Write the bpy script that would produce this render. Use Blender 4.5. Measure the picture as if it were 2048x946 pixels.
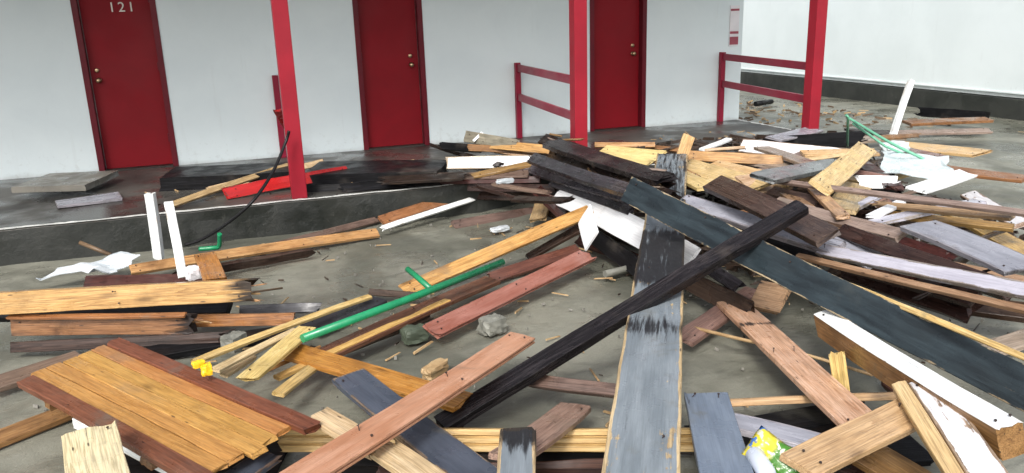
import bpy, bmesh, math, random
from mathutils import Vector, Quaternion, noise, Matrix
for o in list(bpy.data.objects): bpy.data.objects.remove(o)
S = bpy.context.scene
col = S.collection
R = math.radians

# ------------------------------------------------------------------ camera, sky, sun, exposure
CZ = 1.9079
cd = bpy.data.cameras.new('camera')
cd.sensor_width = 36.0
cd.lens = 28.0639
cd.clip_start = 0.05
cd.clip_end = 500
cam = bpy.data.objects.new('camera', cd)
cam.location = (0, 0, CZ)
cam.rotation_mode = 'QUATERNION'
cam.rotation_quaternion = (0.784068, 0.59798, -0.088271, -0.140942)
col.objects.link(cam)
S.camera = cam

SUN_EL, SUN_AZ = R(44), R(212)
w = bpy.data.worlds.new('World')
S.world = w
w.use_nodes = True
nt = w.node_tree
bg = nt.nodes['Background']
sky = nt.nodes.new('ShaderNodeTexSky')
sky.sky_type = 'NISHITA'
sky.sun_disc = False
sky.sun_elevation = SUN_EL
sky.sun_rotation = SUN_AZ
sky.air_density = 1.0
sky.dust_density = 4.0
sky.ozone_density = 1.0
hs = nt.nodes.new('ShaderNodeHueSaturation')
hs.inputs['Saturation'].default_value = 0.42
nt.links.new(sky.outputs[0], hs.inputs['Color'])
nt.links.new(hs.outputs[0], bg.inputs[0])
bg.inputs[1].default_value = 0.13
sl = bpy.data.lights.new('sun', 'SUN')
sl.energy = 1.25
sl.angle = R(14)
sl.color = (1, .97, .93)
so = bpy.data.objects.new('sun', sl)
dirv = Vector((math.sin(SUN_AZ) * math.cos(SUN_EL), math.cos(SUN_AZ) * math.cos(SUN_EL), math.sin(SUN_EL)))
so.rotation_mode = 'QUATERNION'
so.rotation_quaternion = dirv.to_track_quat('Z', 'Y')
so.location = dirv * 30
col.objects.link(so)
S.view_settings.view_transform = 'Standard'
S.view_settings.look = 'None'
S.view_settings.gamma = 1
S.view_settings.exposure = 1.05

# ------------------------------------------------------------------ materials
MATS = {}


class NT:
    def __init__(s, name):
        s.m = bpy.data.materials.new(name)
        s.m.use_nodes = True
        s.t = s.m.node_tree
        s.b = s.t.nodes['Principled BSDF']

    def n(s, typ, **kw):
        x = s.t.nodes.new('ShaderNode' + typ)
        for k, v in kw.items():
            setattr(x, k, v)
        return x

    def l(s, a, b):
        s.t.links.new(a, b)

    def put(s, sock, v):
        if hasattr(v, 'links') or isinstance(v, bpy.types.NodeSocket):
            s.l(v, sock)
        else:
            if isinstance(v, tuple) and len(v) == 3 and len(sock.default_value) == 4:
                v = v + (1,)
            sock.default_value = v

    def math(s, op, a, b=0.0, c=None, clamp=False):
        x = s.n('Math', operation=op, use_clamp=clamp)
        s.put(x.inputs[0], a)
        s.put(x.inputs[1], b)
        if c is not None:
            s.put(x.inputs[2], c)
        return x.outputs[0]

    def mix(s, f, a, b, mode='MIX'):
        x = s.n('Mix', data_type='RGBA', blend_type=mode)
        s.put(x.inputs[0], f)
        s.put(x.inputs[6], a)
        s.put(x.inputs[7], b)
        return x.outputs[2]

    def noise(s, vec, scale, detail=4, rough=.55, dist=0.0):
        x = s.n('TexNoise')
        s.l(vec, x.inputs['Vector'])
        x.inputs['Scale'].default_value = scale
        x.inputs['Detail'].default_value = detail
        x.inputs['Roughness'].default_value = rough
        x.inputs['Distortion'].default_value = dist
        return x.outputs[0]

    def scale(s, vec, sc, off=None):
        x = s.n('Mapping')
        s.l(vec, x.inputs[0])
        x.inputs['Scale'].default_value = sc
        if off is not None:
            s.l(off, x.inputs['Location'])
        return x.outputs[0]

    def ramp(s, f, stops):
        x = s.n('ValToRGB')
        e = x.color_ramp.elements
        while len(e) < len(stops):
            e.new(.5)
        for i, (p, c) in enumerate(stops):
            e[i].position = p
            e[i].color = c if len(c) == 4 else tuple(c) + (1,)
        s.put(x.inputs[0], f)
        return x.outputs[0]

    def mr(s, v, a, b, c=0.0, d=1.0, smooth=True):
        x = s.n('MapRange', interpolation_type='SMOOTHSTEP' if smooth else 'LINEAR')
        s.put(x.inputs[0], v)
        for i, q in enumerate((a, b, c, d)):
            x.inputs[1 + i].default_value = q
        return x.outputs[0]

    def obj(s, rnd=True):
        tc = s.n('TexCoord')
        if not rnd:
            return tc.outputs['Object']
        oi = s.n('ObjectInfo')
        cx = s.n('CombineXYZ')
        for i, k in enumerate((53.0, 31.0, 17.0)):
            s.l(s.math('MULTIPLY', oi.outputs['Random'], k), cx.inputs[i])
        ad = s.n('VectorMath', operation='ADD')
        s.l(tc.outputs['Object'], ad.inputs[0])
        s.l(cx.outputs[0], ad.inputs[1])
        s.rand = oi.outputs['Random']
        return ad.outputs[0]

    def attr(s, name):
        x = s.n('Attribute', attribute_name=name)
        return x.outputs['Fac']

    def bump(s, h, strength=.3, dist=.01, nrm=None):
        x = s.n('Bump')
        s.put(x.inputs['Height'], h)
        x.inputs['Strength'].default_value = strength
        x.inputs['Distance'].default_value = dist
        if nrm is not None:
            s.l(nrm, x.inputs['Normal'])
        return x.outputs[0]

    def done(s, colr, rough, nrm=None, spec=.5):
        s.put(s.b.inputs['Base Color'], colr)
        s.put(s.b.inputs['Roughness'], rough)
        s.b.inputs['Specular IOR Level'].default_value = spec
        if nrm is not None:
            s.l(nrm, s.b.inputs['Normal'])
        return s.m


def wood(key, dark, mid, light, paint=None, paint2=None, cover=.9, edgew=.55, rough=(.22, .55), knots=.6, var=.35, bmp=.35, dirt=.5, spec=.38, mudk=.6, scuffk=.55):
    g = NT(key)
    v = g.obj()
    gv = g.scale(v, (1.0, 15, 15))
    grain = g.noise(gv, 1.5, 6, .62, .55)
    ring = g.noise(g.scale(v, (.55, 9, 9)), 2.2, 2, .4, 1.4)
    rings = g.math('FRACT', g.math('MULTIPLY', ring, 7.0))
    fine = g.noise(g.scale(v, (5, 170, 170)), 1.0, 3, .7)
    f = g.math('ADD', g.math('MULTIPLY', grain, .62), g.math('MULTIPLY', rings, .25), clamp=True)
    c = g.ramp(f, [(.16, dark), (.42, mid), (.72, light)])
    c = g.mix(g.mr(fine, .3, .62, .55, 0), c, tuple(x * .35 for x in dark))
    # knots
    vo = g.n('TexVoronoi')
    g.l(g.scale(v, (2.4, 8.5, 8.5)), vo.inputs['Vector'])
    vo.inputs['Scale'].default_value = 1.0
    kn = g.mr(vo.outputs['Distance'], .05, .2, knots, 0)
    c = g.mix(kn, c, tuple(x * .3 for x in dark))
    nail = g.n('TexVoronoi')
    g.l(g.scale(v, (5.0, 22, 22)), nail.inputs['Vector'])
    nail.inputs['Scale'].default_value = 1.0
    c = g.mix(g.mr(nail.outputs['Distance'], .05, .11, .8, 0), c, (.02, .012, .01))
    # damp blotches and grey weathering that belong to the wood itself
    bl = g.noise(v, 3.2, 5, .6, .3)
    c = g.mix(g.mr(bl, .48, .72, 0, dirt), c, tuple(x * .42 for x in dark))
    c = g.mix(g.mr(g.noise(v, 1.7, 4, .6), .55, .8, 0, .35), c, (.2, .17, .14))
    hsv = g.n('HueSaturation')
    g.l(c, hsv.inputs['Color'])
    g.l(g.math('MULTIPLY_ADD', g.rand, var, 1 - var * .5), hsv.inputs['Value'])
    g.l(g.math('MULTIPLY_ADD', g.rand, .03, .485), hsv.inputs['Hue'])
    c = hsv.outputs[0]
    ro = g.mr(g.noise(v, 5.0, 4, .6), .35, .65, rough[0], rough[1])
    h = g.math('ADD', g.math('MULTIPLY', grain, .7), g.math('MULTIPLY', fine, .45))
    if paint:
        pn = g.noise(g.scale(v, (2.2, 26, 26)), 1.3, 6, .68, .3)
        blob = g.noise(v, 6.5, 5, .65)
        e = g.attr('edge')
        m = g.math('ADD', g.math('MULTIPLY', pn, .6), g.math('MULTIPLY', blob, .6))
        m = g.math('ADD', m, g.math('MULTIPLY', e, edgew * .55))
        thr = .46 + cover * .30
        mask = g.mr(m, thr, thr + .06, 1, 0)
        pv = g.mix(g.mr(g.noise(g.scale(v, (1.3, 7, 7)), 2.0, 5, .6, .4), .3, .7), paint, paint2 or tuple(x * .6 for x in paint))
        pv = g.mix(g.mr(fine, .35, .6, .3, 0), pv, tuple(x * .4 for x in paint))
        hs2 = g.n('HueSaturation')
        g.l(pv, hs2.inputs['Color'])
        g.l(g.math('MULTIPLY_ADD', g.rand, .3, .85), hs2.inputs['Value'])
        c = g.mix(mask, c, hs2.outputs[0])
        h = g.math('MULTIPLY_ADD', mask, .5, h)
    mud = g.noise(v, 2.4, 7, .68, .5)
    c = g.mix(g.mr(mud, .58, .74, 0, mudk), c, (.105, .10, .08))
    scuff = g.noise(g.scale(v, (3, 40, 40)), 1.0, 4, .7, .2)
    c = g.mix(g.mr(scuff, .66, .8, 0, scuffk), c, tuple(x * .25 for x in dark))
    st = g.attr('stain')
    sn = g.noise(g.scale(v, (3.2, 42, 42)), 1.0, 5, .7, .4)
    sm = g.mr(g.math('ADD', st, g.math('MULTIPLY', g.math('SUBTRACT', sn, .5), 2.6)), .32, .84, 0, .95)
    c = g.mix(sm, c, (.006, .005, .006))
    ro = g.math('MULTIPLY_ADD', sm, .22, ro)
    MATS[key] = g.done(c, ro, g.bump(h, bmp, .006), spec)


wood('pine', (.22, .10, .03), (.47, .27, .10), (.62, .40, .17), dirt=.6)
wood('palegold', (.40, .25, .10), (.60, .42, .19), (.72, .55, .32), dirt=.35)
wood('goldpine', (.30, .14, .035), (.52, .29, .09), (.64, .42, .16), dirt=.35, knots=.8)
wood('yellowpine', (.32, .19, .06), (.60, .41, .16), (.74, .56, .28), dirt=.45)
wood('pale', (.34, .22, .11), (.58, .42, .24), (.70, .55, .37), dirt=.4)
wood('palepine', (.36, .20, .09), (.60, .39, .19), (.72, .53, .32), dirt=.35)
wood('cream', (.48, .38, .20), (.70, .60, .37), (.78, .70, .48), dirt=.25)
wood('palesheet', (.46, .32, .12), (.66, .49, .22), (.74, .58, .30), dirt=.25, knots=.2)
wood('tan', (.20, .12, .06), (.38, .25, .13), (.50, .35, .20), dirt=.5)
wood('tanlight', (.32, .19, .085), (.53, .36, .18), (.64, .46, .26), dirt=.3, mudk=.35)
wood('brownpine', (.10, .045, .015), (.26, .135, .05), (.38, .22, .09), dirt=.6)
wood('orange', (.20, .07, .015), (.40, .165, .035), (.52, .25, .07), dirt=.45)
wood('panelpine', (.34, .165, .04), (.45, .235, .062), (.52, .30, .09), dirt=.3, knots=.7, var=.2, rough=(.25, .5), mudk=.2, scuffk=.2)
wood('orangebrown', (.13, .05, .02), (.27, .12, .05), (.36, .18, .08), dirt=.5)
wood('redwood', (.14, .045, .02), (.27, .095, .04), (.36, .15, .065), dirt=.45)
wood('redbrown', (.05, .018, .012), (.12, .045, .028), (.19, .08, .05), dirt=.5)
wood('trimred', (.095, .034, .014), (.175, .068, .030), (.235, .10, .048), dirt=.3, var=.1)
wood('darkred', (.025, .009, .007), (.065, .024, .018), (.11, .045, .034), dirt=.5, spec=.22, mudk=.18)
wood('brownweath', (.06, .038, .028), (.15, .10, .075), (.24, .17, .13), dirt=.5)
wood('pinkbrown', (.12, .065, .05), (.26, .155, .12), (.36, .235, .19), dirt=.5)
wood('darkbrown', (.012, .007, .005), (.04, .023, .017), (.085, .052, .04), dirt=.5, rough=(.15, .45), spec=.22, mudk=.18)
wood('darkbrownsheen', (.018, .010, .008), (.055, .034, .027), (.10, .068, .055), dirt=.5, rough=(.12, .38))
wood('rot', (.005, .003, .003), (.016, .009, .007), (.06, .034, .022), dirt=.6, bmp=.9, rough=(.25, .6), spec=.22, mudk=.18)
wood('black', (.004, .003, .003), (.011, .009, .010), (.06, .052, .054), dirt=.4, bmp=.9, rough=(.10, .38), knots=.2, spec=.22, mudk=.18)
wood('blackgrey', (.010, .009, .010), (.040, .036, .042), (.12, .11, .125), dirt=.5, bmp=.7, rough=(.14, .4), knots=.2, spec=.22, mudk=.18)
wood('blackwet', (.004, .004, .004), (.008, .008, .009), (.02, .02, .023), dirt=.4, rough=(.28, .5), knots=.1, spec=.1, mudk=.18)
wood('greytan', (.14, .10, .075), (.29, .22, .175), (.40, .32, .27), dirt=.5)
wood('greygreen', (.10, .09, .065), (.21, .19, .145), (.32, .285, .22), dirt=.5)
wood('salmon', (.16, .06, .035), (.30, .13, .08), (.40, .2, .13), paint=(.36, .165, .088), paint2=(.48, .265, .17), cover=1.15, edgew=.3, rough=(.2, .42), bmp=.2)
wood('brick', (.08, .03, .02), (.18, .07, .045), (.26, .12, .08), paint=(.21, .072, .048), paint2=(.30, .135, .105), cover=1.05, edgew=.35, rough=(.18, .42), bmp=.25)
wood('salmonpine', (.38, .20, .09), (.62, .40, .24), (.72, .54, .39), dirt=.25, knots=.3, var=.1, mudk=.25, scuffk=.3)
wood('bluegrey', (.22, .14, .075), (.42, .30, .17), (.55, .42, .27), paint=(.185, .212, .232), paint2=(.125, .148, .165), cover=1.0, edgew=1.1, rough=(.22, .5), bmp=.45)
wood('bluegreysmooth', (.14, .10, .07), (.3, .22, .14), (.4, .3, .2), paint=(.16, .195, .245), paint2=(.115, .145, .19), cover=1.2, edgew=.35, rough=(.2, .42), bmp=.2)
wood('slategrey', (.10, .07, .05), (.2, .14, .1), (.3, .22, .16), paint=(.075, .088, .115), paint2=(.045, .055, .075), cover=1.1, edgew=.6, rough=(.15, .4), bmp=.25)
wood('slatepaint', (.16, .12, .07), (.34, .27, .17), (.48, .4, .27), paint=(.030, .043, .050), paint2=(.011, .015, .018), cover=1.12, edgew=.6, rough=(.2, .45), bmp=.3, spec=.22, mudk=.18)
wood('slatedark', (.01, .01, .012), (.03, .03, .037), (.06, .06, .07), dirt=.4)
wood('lavgrey', (.15, .14, .15), (.30, .285, .31), (.42, .41, .44), paint=(.34, .345, .39), paint2=(.22, .225, .26), cover=.85, edgew=.8, rough=(.15, .4))
wood('lavlight', (.2, .17, .14), (.36, .32, .28), (.5, .46, .41), paint=(.56, .55, .62), paint2=(.42, .41, .48), cover=1.05, edgew=.7, rough=(.15, .42))
wood('greyboard', (.05, .05, .05), (.12, .12, .12), (.2, .2, .2), paint=(.19, .205, .205), paint2=(.13, .145, .145), cover=1.05, edgew=.5, rough=(.2, .45))
wood('white', (.3, .25, .2), (.5, .44, .36), (.65, .6, .52), paint=(.74, .76, .75), paint2=(.64, .67, .67), cover=1.1, edgew=.4, rough=(.3, .5), bmp=.15)
wood('whiteworn', (.14, .09, .06), (.32, .23, .16), (.48, .38, .28), paint=(.74, .73, .74), paint2=(.58, .57, .58), cover=.82, edgew=.7, rough=(.25, .5), bmp=.3)
wood('whitebright', (.4, .36, .3), (.6, .56, .5), (.7, .66, .6), paint=(.84, .85, .86), paint2=(.78, .80, .81), cover=1.5, edgew=.15, rough=(.3, .5), bmp=.06, var=.1, mudk=.2, scuffk=.2)
wood('redpaint', (.10, .03, .02), (.2, .06, .04), (.3, .1, .06), paint=(.58, .022, .022), paint2=(.42, .018, .02), cover=1.15, edgew=.5, rough=(.18, .4), bmp=.15)


def plain(key, c1, c2, scale=3.0, rough=(.3, .55), bmp=.1, bs=40, c3=None, t3=.68, metal=0, rnd=True):
    g = NT(key)
    v = g.obj(rnd)
    n1 = g.noise(v, scale, 6, .6, .3)
    c = g.mix(g.mr(n1, .32, .68), c1, c2)
    if c3:
        c = g.mix(g.mr(g.noise(v, scale * 2.3, 7, .7), t3, t3 + .12), c, c3)
    ro = g.mr(g.noise(v, scale * 1.7, 4), .35, .65, rough[0], rough[1])
    g.b.inputs['Metallic'].default_value = metal
    MATS[key] = g.done(c, ro, g.bump(g.noise(v, bs, 4), bmp, .004), .2 if key in ('doorred', 'framered', 'postred', 'railred', 'rubber') else .45)



plain('doorred', (.215, .004, .010), (.18, .004, .009), 1.6, (.45, .6), .06, 90, (.10, .008, .010), .74)
plain('framered', (.13, .010, .018), (.10, .009, .016), 3, (.3, .45), .08, 80)
plain('postred', (.27, .014, .026), (.22, .013, .023), 2.2, (.3, .45), .12, 60, (.22, .02, .024), .7)
plain('railred', (.24, .014, .036), (.19, .012, .03), 3, (.3, .45), .1, 60, (.12, .016, .02), .7)
plain('brass', (.45, .33, .2), (.35, .25, .15), 8, (.25, .4), .05, 90, metal=1)
plain('numberwhite', (.7, .66, .6), (.6, .56, .5), 6, (.4, .5))
plain('plinth', (.034, .036, .031), (.018, .020, .017), 2.2, (.4, .7), .5, 35, (.085, .085, .072), .62)
plain('green', (.012, .23, .095), (.010, .18, .075), 7, (.22, .4), .1, 60, (.03, .13, .07), .68)
plain('greenpale', (.16, .42, .29), (.10, .33, .21), 7, (.3, .45), .1, 60)
plain('rubber', (.008, .008, .009), (.014, .014, .015), 5, (.25, .45), .1, 60)
plain('concretechunk', (.20, .20, .17), (.13, .13, .11), 6, (.5, .8), .6, 40, (.10, .10, .085), .62)
plain('mosschunk', (.07, .085, .06), (.045, .06, .04), 6, (.4, .7), .5, 40)
plain('stone', (.17, .16, .135), (.12, .115, .10), 3, (.25, .55), .3, 40)
plain('plastic', (.50, .53, .55), (.38, .42, .44), 3, (.15, .35), .15, 20)
plain('plasticblue', (.62, .70, .71), (.54, .62, .63), 4, (.15, .35), .1, 20, (.42, .48, .50), .7)
plain('bottlewhite', (.55, .60, .68), (.48, .53, .62), 4, (.15, .3), .05, 20)
plain('yellowplastic', (.80, .50, .02), (.68, .38, .015), 9, (.25, .4), .1, 40)
plain('signwhite', (.70, .68, .70), (.62, .60, .62), 5, (.35, .5))
plain('signred', (.32, .06, .085), (.26, .05, .075), 8, (.35, .5))
plain('rooftimber', (.55, .55, .53), (.45, .45, .43), 3, (.5, .6))
plain('rust', (.035, .02, .015), (.018, .012, .010), 20, (.4, .6), .2, 90)
plain('twig', (.14, .09, .05), (.08, .05, .03), 9, (.4, .6), .3, 60)
plain('chip_pale', (.45, .32, .17), (.30, .19, .09), 9, (.4, .6), .3, 60)
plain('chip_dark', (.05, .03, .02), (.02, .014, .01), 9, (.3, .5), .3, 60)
plain('pebble', (.26, .25, .22), (.13, .125, .11), 12, (.4, .7), .3, 60)
plain('edgewhite', (.60, .61, .58), (.42, .43, .41), 9, (.4, .6), .3, 50, (.12, .12, .11), .56)

# painted wall: faint roller blotches, hairline stains and mud splashed along the foot
def wallmat(key, c1, c2, base_z, mud):
    g = NT(key)
    ge = g.n('NewGeometry')
    v = ge.outputs['Position']
    sx = g.n('SeparateXYZ')
    g.l(v, sx.inputs[0])
    c = g.mix(g.mr(g.noise(v, 1.1, 6, .6, .3), .32, .68), c1, c2)
    c = g.mix(g.mr(g.noise(g.scale(v, (7, 7, .7)), 1.2, 5, .65), .60, .82, 0, .22), c, (.42, .44, .43))
    hgt = g.mr(sx.outputs[2], base_z, base_z + .55, 1, 0)
    sp = g.noise(v, 16, 6, .72)
    c = g.mix(g.math('MULTIPLY', g.mr(g.math('MULTIPLY_ADD', hgt, .14, sp), .66, .82), mud), c, (.19, .18, .15))
    foot = g.mr(g.math('ADD', sx.outputs[2], g.math('MULTIPLY', g.noise(v, 6, 5), -.10)), base_z - .07, base_z + .01, .35, 0)
    c = g.mix(foot, c, (.15, .14, .115))
    h = g.math('ADD', g.math('MULTIPLY', g.noise(v, 3.5, 4), .8), g.math('MULTIPLY', g.noise(v, 60, 4), .12))
    MATS[key] = g.done(c, g.mr(g.noise(v, 2, 4), .35, .65, .42, .6), g.bump(h, .25, .012), .4)


wallmat('wallpaint', (.66, .735, .75), (.615, .69, .71), .30, .16)
wallmat('wallpaint_far', (.67, .73, .73), (.63, .69, .69), .35, .12)
# wet sand
g = NT('sand')
v = g.obj(False)
n1 = g.noise(v, .75, 6, .6, .5)
c = g.mix(g.mr(n1, .40, .60), (.102, .104, .081), (.222, .221, .178))
n2 = g.noise(g.scale(v, (1.6, 3.2, 3)), 1.9, 5, .58, .9)
c = g.mix(g.mr(n2, .52, .70, 0, .55), c, (.075, .077, .062))
c = g.mix(g.mr(g.noise(v, 8, 5, .65), .60, .8, 0, .4), c, (.07, .07, .056))
c = g.mix(g.mr(g.noise(v, 5, 6, .7), .62, .74, 0, .35), c, (.34, .34, .30))
c = g.mix(g.mr(g.noise(v, 90, 3, .7), .3, .7, .22, 0), c, (.07, .066, .055))
ro = g.mr(g.noise(v, 1.3, 5), .38, .60, .14, .5)
hh = g.math('ADD', g.math('MULTIPLY', n2, .9), g.math('MULTIPLY', g.noise(v, 18, 5, .6), .22))
hh = g.math('ADD', hh, g.math('MULTIPLY', g.noise(v, 140, 3, .6), .10))
MATS['sand'] = g.done(c, ro, g.bump(hh, .6, .02), .5)
# wet walkway concrete
g = NT('walkway')
v = g.obj(False)
c = g.mix(g.mr(g.noise(v, .9, 6, .6, .5), .35, .65), (.075, .071, .063), (.028, .026, .023))
c = g.mix(g.mr(g.noise(v, 6, 6, .7), .55, .75, 0, .6), c, (.022, .02, .02))
ro = g.mr(g.noise(v, 1.4, 5), .4, .62, .16, .55)
MATS['walkway'] = g.done(c, ro, g.bump(g.noise(v, 30, 5, .65), .25, .006))
g = NT('curbface')
v = g.obj(False)
c = g.mix(g.mr(g.noise(g.scale(v, (1.5, 1, .6)), 2.0, 7, .65, .4), .35, .65), (.009, .011, .009), (.021, .0225, .019))
c = g.mix(g.mr(g.noise(v, 11, 6, .7), .60, .75, 0, .6), c, (.065, .066, .056))
c = g.mix(g.mr(g.noise(v, 4, 6, .7), .60, .72, 0, .6), c, (.012, .022, .009))
ro = g.mr(g.noise(v, 3, 5), .4, .62, .3, .7)
MATS['curbface'] = g.done(c, ro, g.bump(g.noise(v, 22, 6, .7), .6, .012))
# snack bag: yellow film, green foot, blue and white print
g = NT('snackbag')
tc = g.n('TexCoord')
v = tc.outputs['Object']
sx = g.n('SeparateXYZ')
g.l(v, sx.inputs[0])
q = g.math('ADD', sx.outputs[0], g.math('MULTIPLY', g.noise(v, 14, 3), .05))
c = g.mix(g.mr(q, -.005, .03), (.52, .44, .03), (.045, .16, .015))
vo = g.noise(g.scale(v, (1, 1, 1)), 34, 2, .5, .6)
c = g.mix(g.mr(vo, .58, .62, 0, .9), c, (.55, .56, .45))
m2 = g.math('MULTIPLY', g.mr(g.noise(v, 22, 2, .5), .55, .59), g.mr(q, -.09, -.03, 1, 0))
c = g.mix(m2, c, (.06, .16, .42))
MATS['snackbag'] = g.done(c, .22, g.bump(g.noise(v, 18, 3), .5, .01))

# ------------------------------------------------------------------ helpers


def tag(o, label=None, cat=None, group=None, kind=None):
    if label: o['label'] = label
    if cat: o['category'] = cat
    if group: o['group'] = group
    if kind: o['kind'] = kind
    return o


def link(name, me, mats, parent=None):
    o = bpy.data.objects.new(name, me)
    for m in (mats if isinstance(mats, (list, tuple)) else [mats]):
        me.materials.append(MATS[m])
    col.objects.link(o)
    if parent:
        o.parent = parent
    return o


def empty(name, loc, quat=None):
    o = bpy.data.objects.new(name, None)
    o.location = loc
    o.empty_display_size = .2
    if quat:
        o.rotation_mode = 'QUATERNION'
        o.rotation_quaternion = quat
    col.objects.link(o)
    return o


def board_mesh(L, w, t, o, seed):
    """a sawn board: chamfered section, wandering edges, optional broken ends, grooves or ridges"""
    rnd = random.Random(seed)
    hw, ht = w / 2, t / 2
    c = min(.003, t * .12)
    e = min(.016, w * .18)
    sec = []  # (y, z, edge)
    if o.get('ridged'):
        k = 3
        for i in range(k):
            y0 = -hw + w * i / k
            y1 = y0 + w / k
            sec += [(y0 + .001, ht - .012, .8), (y0 + .007, ht, .2), (y1 - .007, ht, .2), (y1 - .001, ht - .012, .8)]
        sec[0] = (-hw + c, ht, 1)
        sec[-1] = (hw - c, ht, 1)
    else:
        sec += [(-hw + c, ht, 1), (-hw + e, ht, .15), (0, ht + .001, 0), (hw - e, ht, .15), (hw - c, ht, 1)]
    if o.get('groove'):
        d = .010
        sec += [(hw, ht - c, 1), (hw, t * .14, .3), (hw - d, t * .12, 0), (hw - d, -t * .16, 0), (hw, -t * .18, .3), (hw, -ht + c, .6)]
    else:
        sec += [(hw, ht - c, 1), (hw, 0, .7), (hw, -ht + c, 1)]
    sec += [(hw - c, -ht, 1), (0, -ht, 0), (-hw + c, -ht, 1)]
    if o.get('groove'):
        d = .010
        sec += [(-hw, -ht + c, .6), (-hw, -t * .18, .3), (-hw - d, -t * .16, .2), (-hw - d, t * .12, .2), (-hw, t * .14, .3), (-hw, ht - c, 1)]
    else:
        sec += [(-hw, -ht + c, 1), (-hw, 0, .7), (-hw, ht - c, 1)]
    patches = list(o.get('patch', []))
    nr = max(6, int(L / (.06 if patches else .16)))
    xs = sorted({-.5, -.5 + .012 / L, .5 - .012 / L, .5} | {-.5 + i / nr for i in range(1, nr)})
    bow = o.get('bow', rnd.uniform(-.006, .006)) * min(1.5, L)
    tw = rnd.uniform(-.05, .05)
    sweep = rnd.uniform(-.006, .006) * min(1.5, L)
    dj = lambda: rnd.choice([.004, .005, .008, .02, .035])
    jA, jB = o.get('jagA', dj()), o.get('jagB', dj())
    prof = [rnd.uniform(-1, 1) for _ in sec]
    prof2 = [rnd.uniform(-1, 1) for _ in sec]
    verts, edge, stain = [], [], []
    ns = len(sec)
    rough = .0034 if not o.get('jagA', 0) > .03 else .006
    for xi, u in enumerate(xs):
        x = u * L
        dA = x + L / 2
        sv = 0.0
        for (p0, p1, s_) in patches:
            pf = min(.2, (p1 - p0) * .8)
            k = min(1, max(0, (dA - p0) / pf + .5)) * min(1, max(0, (p1 - dA) / pf + .5))
            sv = max(sv, s_ * k)
        if o.get('endB') == 'rot':
            sv = max(sv, min(1, max(0, 1 - (L / 2 - x) / .10)))
        if jA > .015 or jB > .015:
            sv = max(sv, .35 * min(1, max(0, 1 - (L / 2 - abs(x)) / .05)))
        for i, (y, z, ev) in enumerate(sec):
            fa = max(0, 1 - dA / .10) if u < 0 else 0
            fb = max(0, 1 - (L - dA) / .10) if u > 0 else 0
            yy = y + rough * noise.noise(Vector((x * 5, y * 9 + seed, z * 9))) + sweep * (1 - 4 * u * u)
            zz = z + rough * .7 * noise.noise(Vector((x * 4 + 9, y * 9, z * 9 + seed))) + bow * (1 - 4 * u * u) + tw * u * y
            xx = x
            if xi == 0: xx -= jA * prof[i] + jA * .6 * (y / w)
            if xi == len(xs) - 1: xx += jB * prof2[i] + jB * .6 * (y / w)
            if jA > .015 and fa: zz *= 1 - .25 * fa * abs(prof[i])
            if jB > .015 and fb: zz *= 1 - .25 * fb * abs(prof2[i])
            verts.append((xx, yy, zz))
            endf = 1.0 if (xi in (0, len(xs) - 1)) else 0
            edge.append(max(ev, endf) * o.get('edge', .7))
            stain.append(sv)
    faces = []
    for r_ in range(len(xs) - 1):
        for i in range(ns):
            a, b = r_ * ns + i, r_ * ns + (i + 1) % ns
            faces.append((a, b, b + ns, a + ns))
    faces.append(tuple(range(ns - 1, -1, -1)))
    k = (len(xs) - 1) * ns
    faces.append(tuple(range(k, k + ns)))
    me = bpy.data.meshes.new('board')
    me.from_pydata(verts, [], faces)
    bm = bmesh.new()
    bm.from_mesh(me)
    bmesh.ops.recalc_face_normals(bm, faces=bm.faces)
    bm.to_mesh(me)
    bm.free()
    for nm, data in (('edge', edge), ('stain', stain)):
        a = me.attributes.new(nm, 'FLOAT', 'POINT')
        a.data.foreach_set('value', data)
    return me


def board(name, loc, quat, L, w, t, mat, o, seed, parent=None):
    me = board_mesh(L, w, t, o, seed)
    side = o.get('side')
    ob = link(name, me, [mat, side] if side else mat, parent)
    if side:
        for p in me.polygons:
            if abs(p.normal.z) < .6:
                p.material_index = 1
    ob.location = loc
    ob.rotation_mode = 'QUATERNION'
    ob.rotation_quaternion = quat
    return ob


def box(bm, x0, x1, y0, y1, z0, z1, bev=0.0):
    r = bmesh.ops.create_cube(bm, size=1.0)
    for v_ in r['verts']:
        v_.co = Vector(((x0 + x1) / 2 + v_.co.x * (x1 - x0), (y0 + y1) / 2 + v_.co.y * (y1 - y0), (z0 + z1) / 2 + v_.co.z * (z1 - z0)))
    if bev:
        es = list({e_ for v_ in r['verts'] for e_ in v_.link_edges})
        bmesh.ops.bevel(bm, geom=es, offset=bev, segments=2, affect='EDGES', profile=.6)


def boxobj(name, mats, parent, *b, bev=0.004):
    bm = bmesh.new()
    for q in b:
        box(bm, *q, bev=bev)
    me = bpy.data.meshes.new(name)
    bm.to_mesh(me)
    bm.free()
    return link(name, me, mats, parent)


def smooth_path(pts, n=8):
    P = [Vector(p) for p in pts]
    out = []
    for i in range(len(P) - 1):
        p0, p1, p2, p3 = P[max(i - 1, 0)], P[i], P[i + 1], P[min(i + 2, len(P) - 1)]
        for k in range(n):
            t = k / n
            out.append(.5 * ((2 * p1) + (p2 - p0) * t + (2 * p0 - 5 * p1 + 4 * p2 - p3) * t * t + (3 * p1 - p0 - 3 * p2 + p3) * t ** 3))
    out.append(P[-1])
    return out


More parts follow.
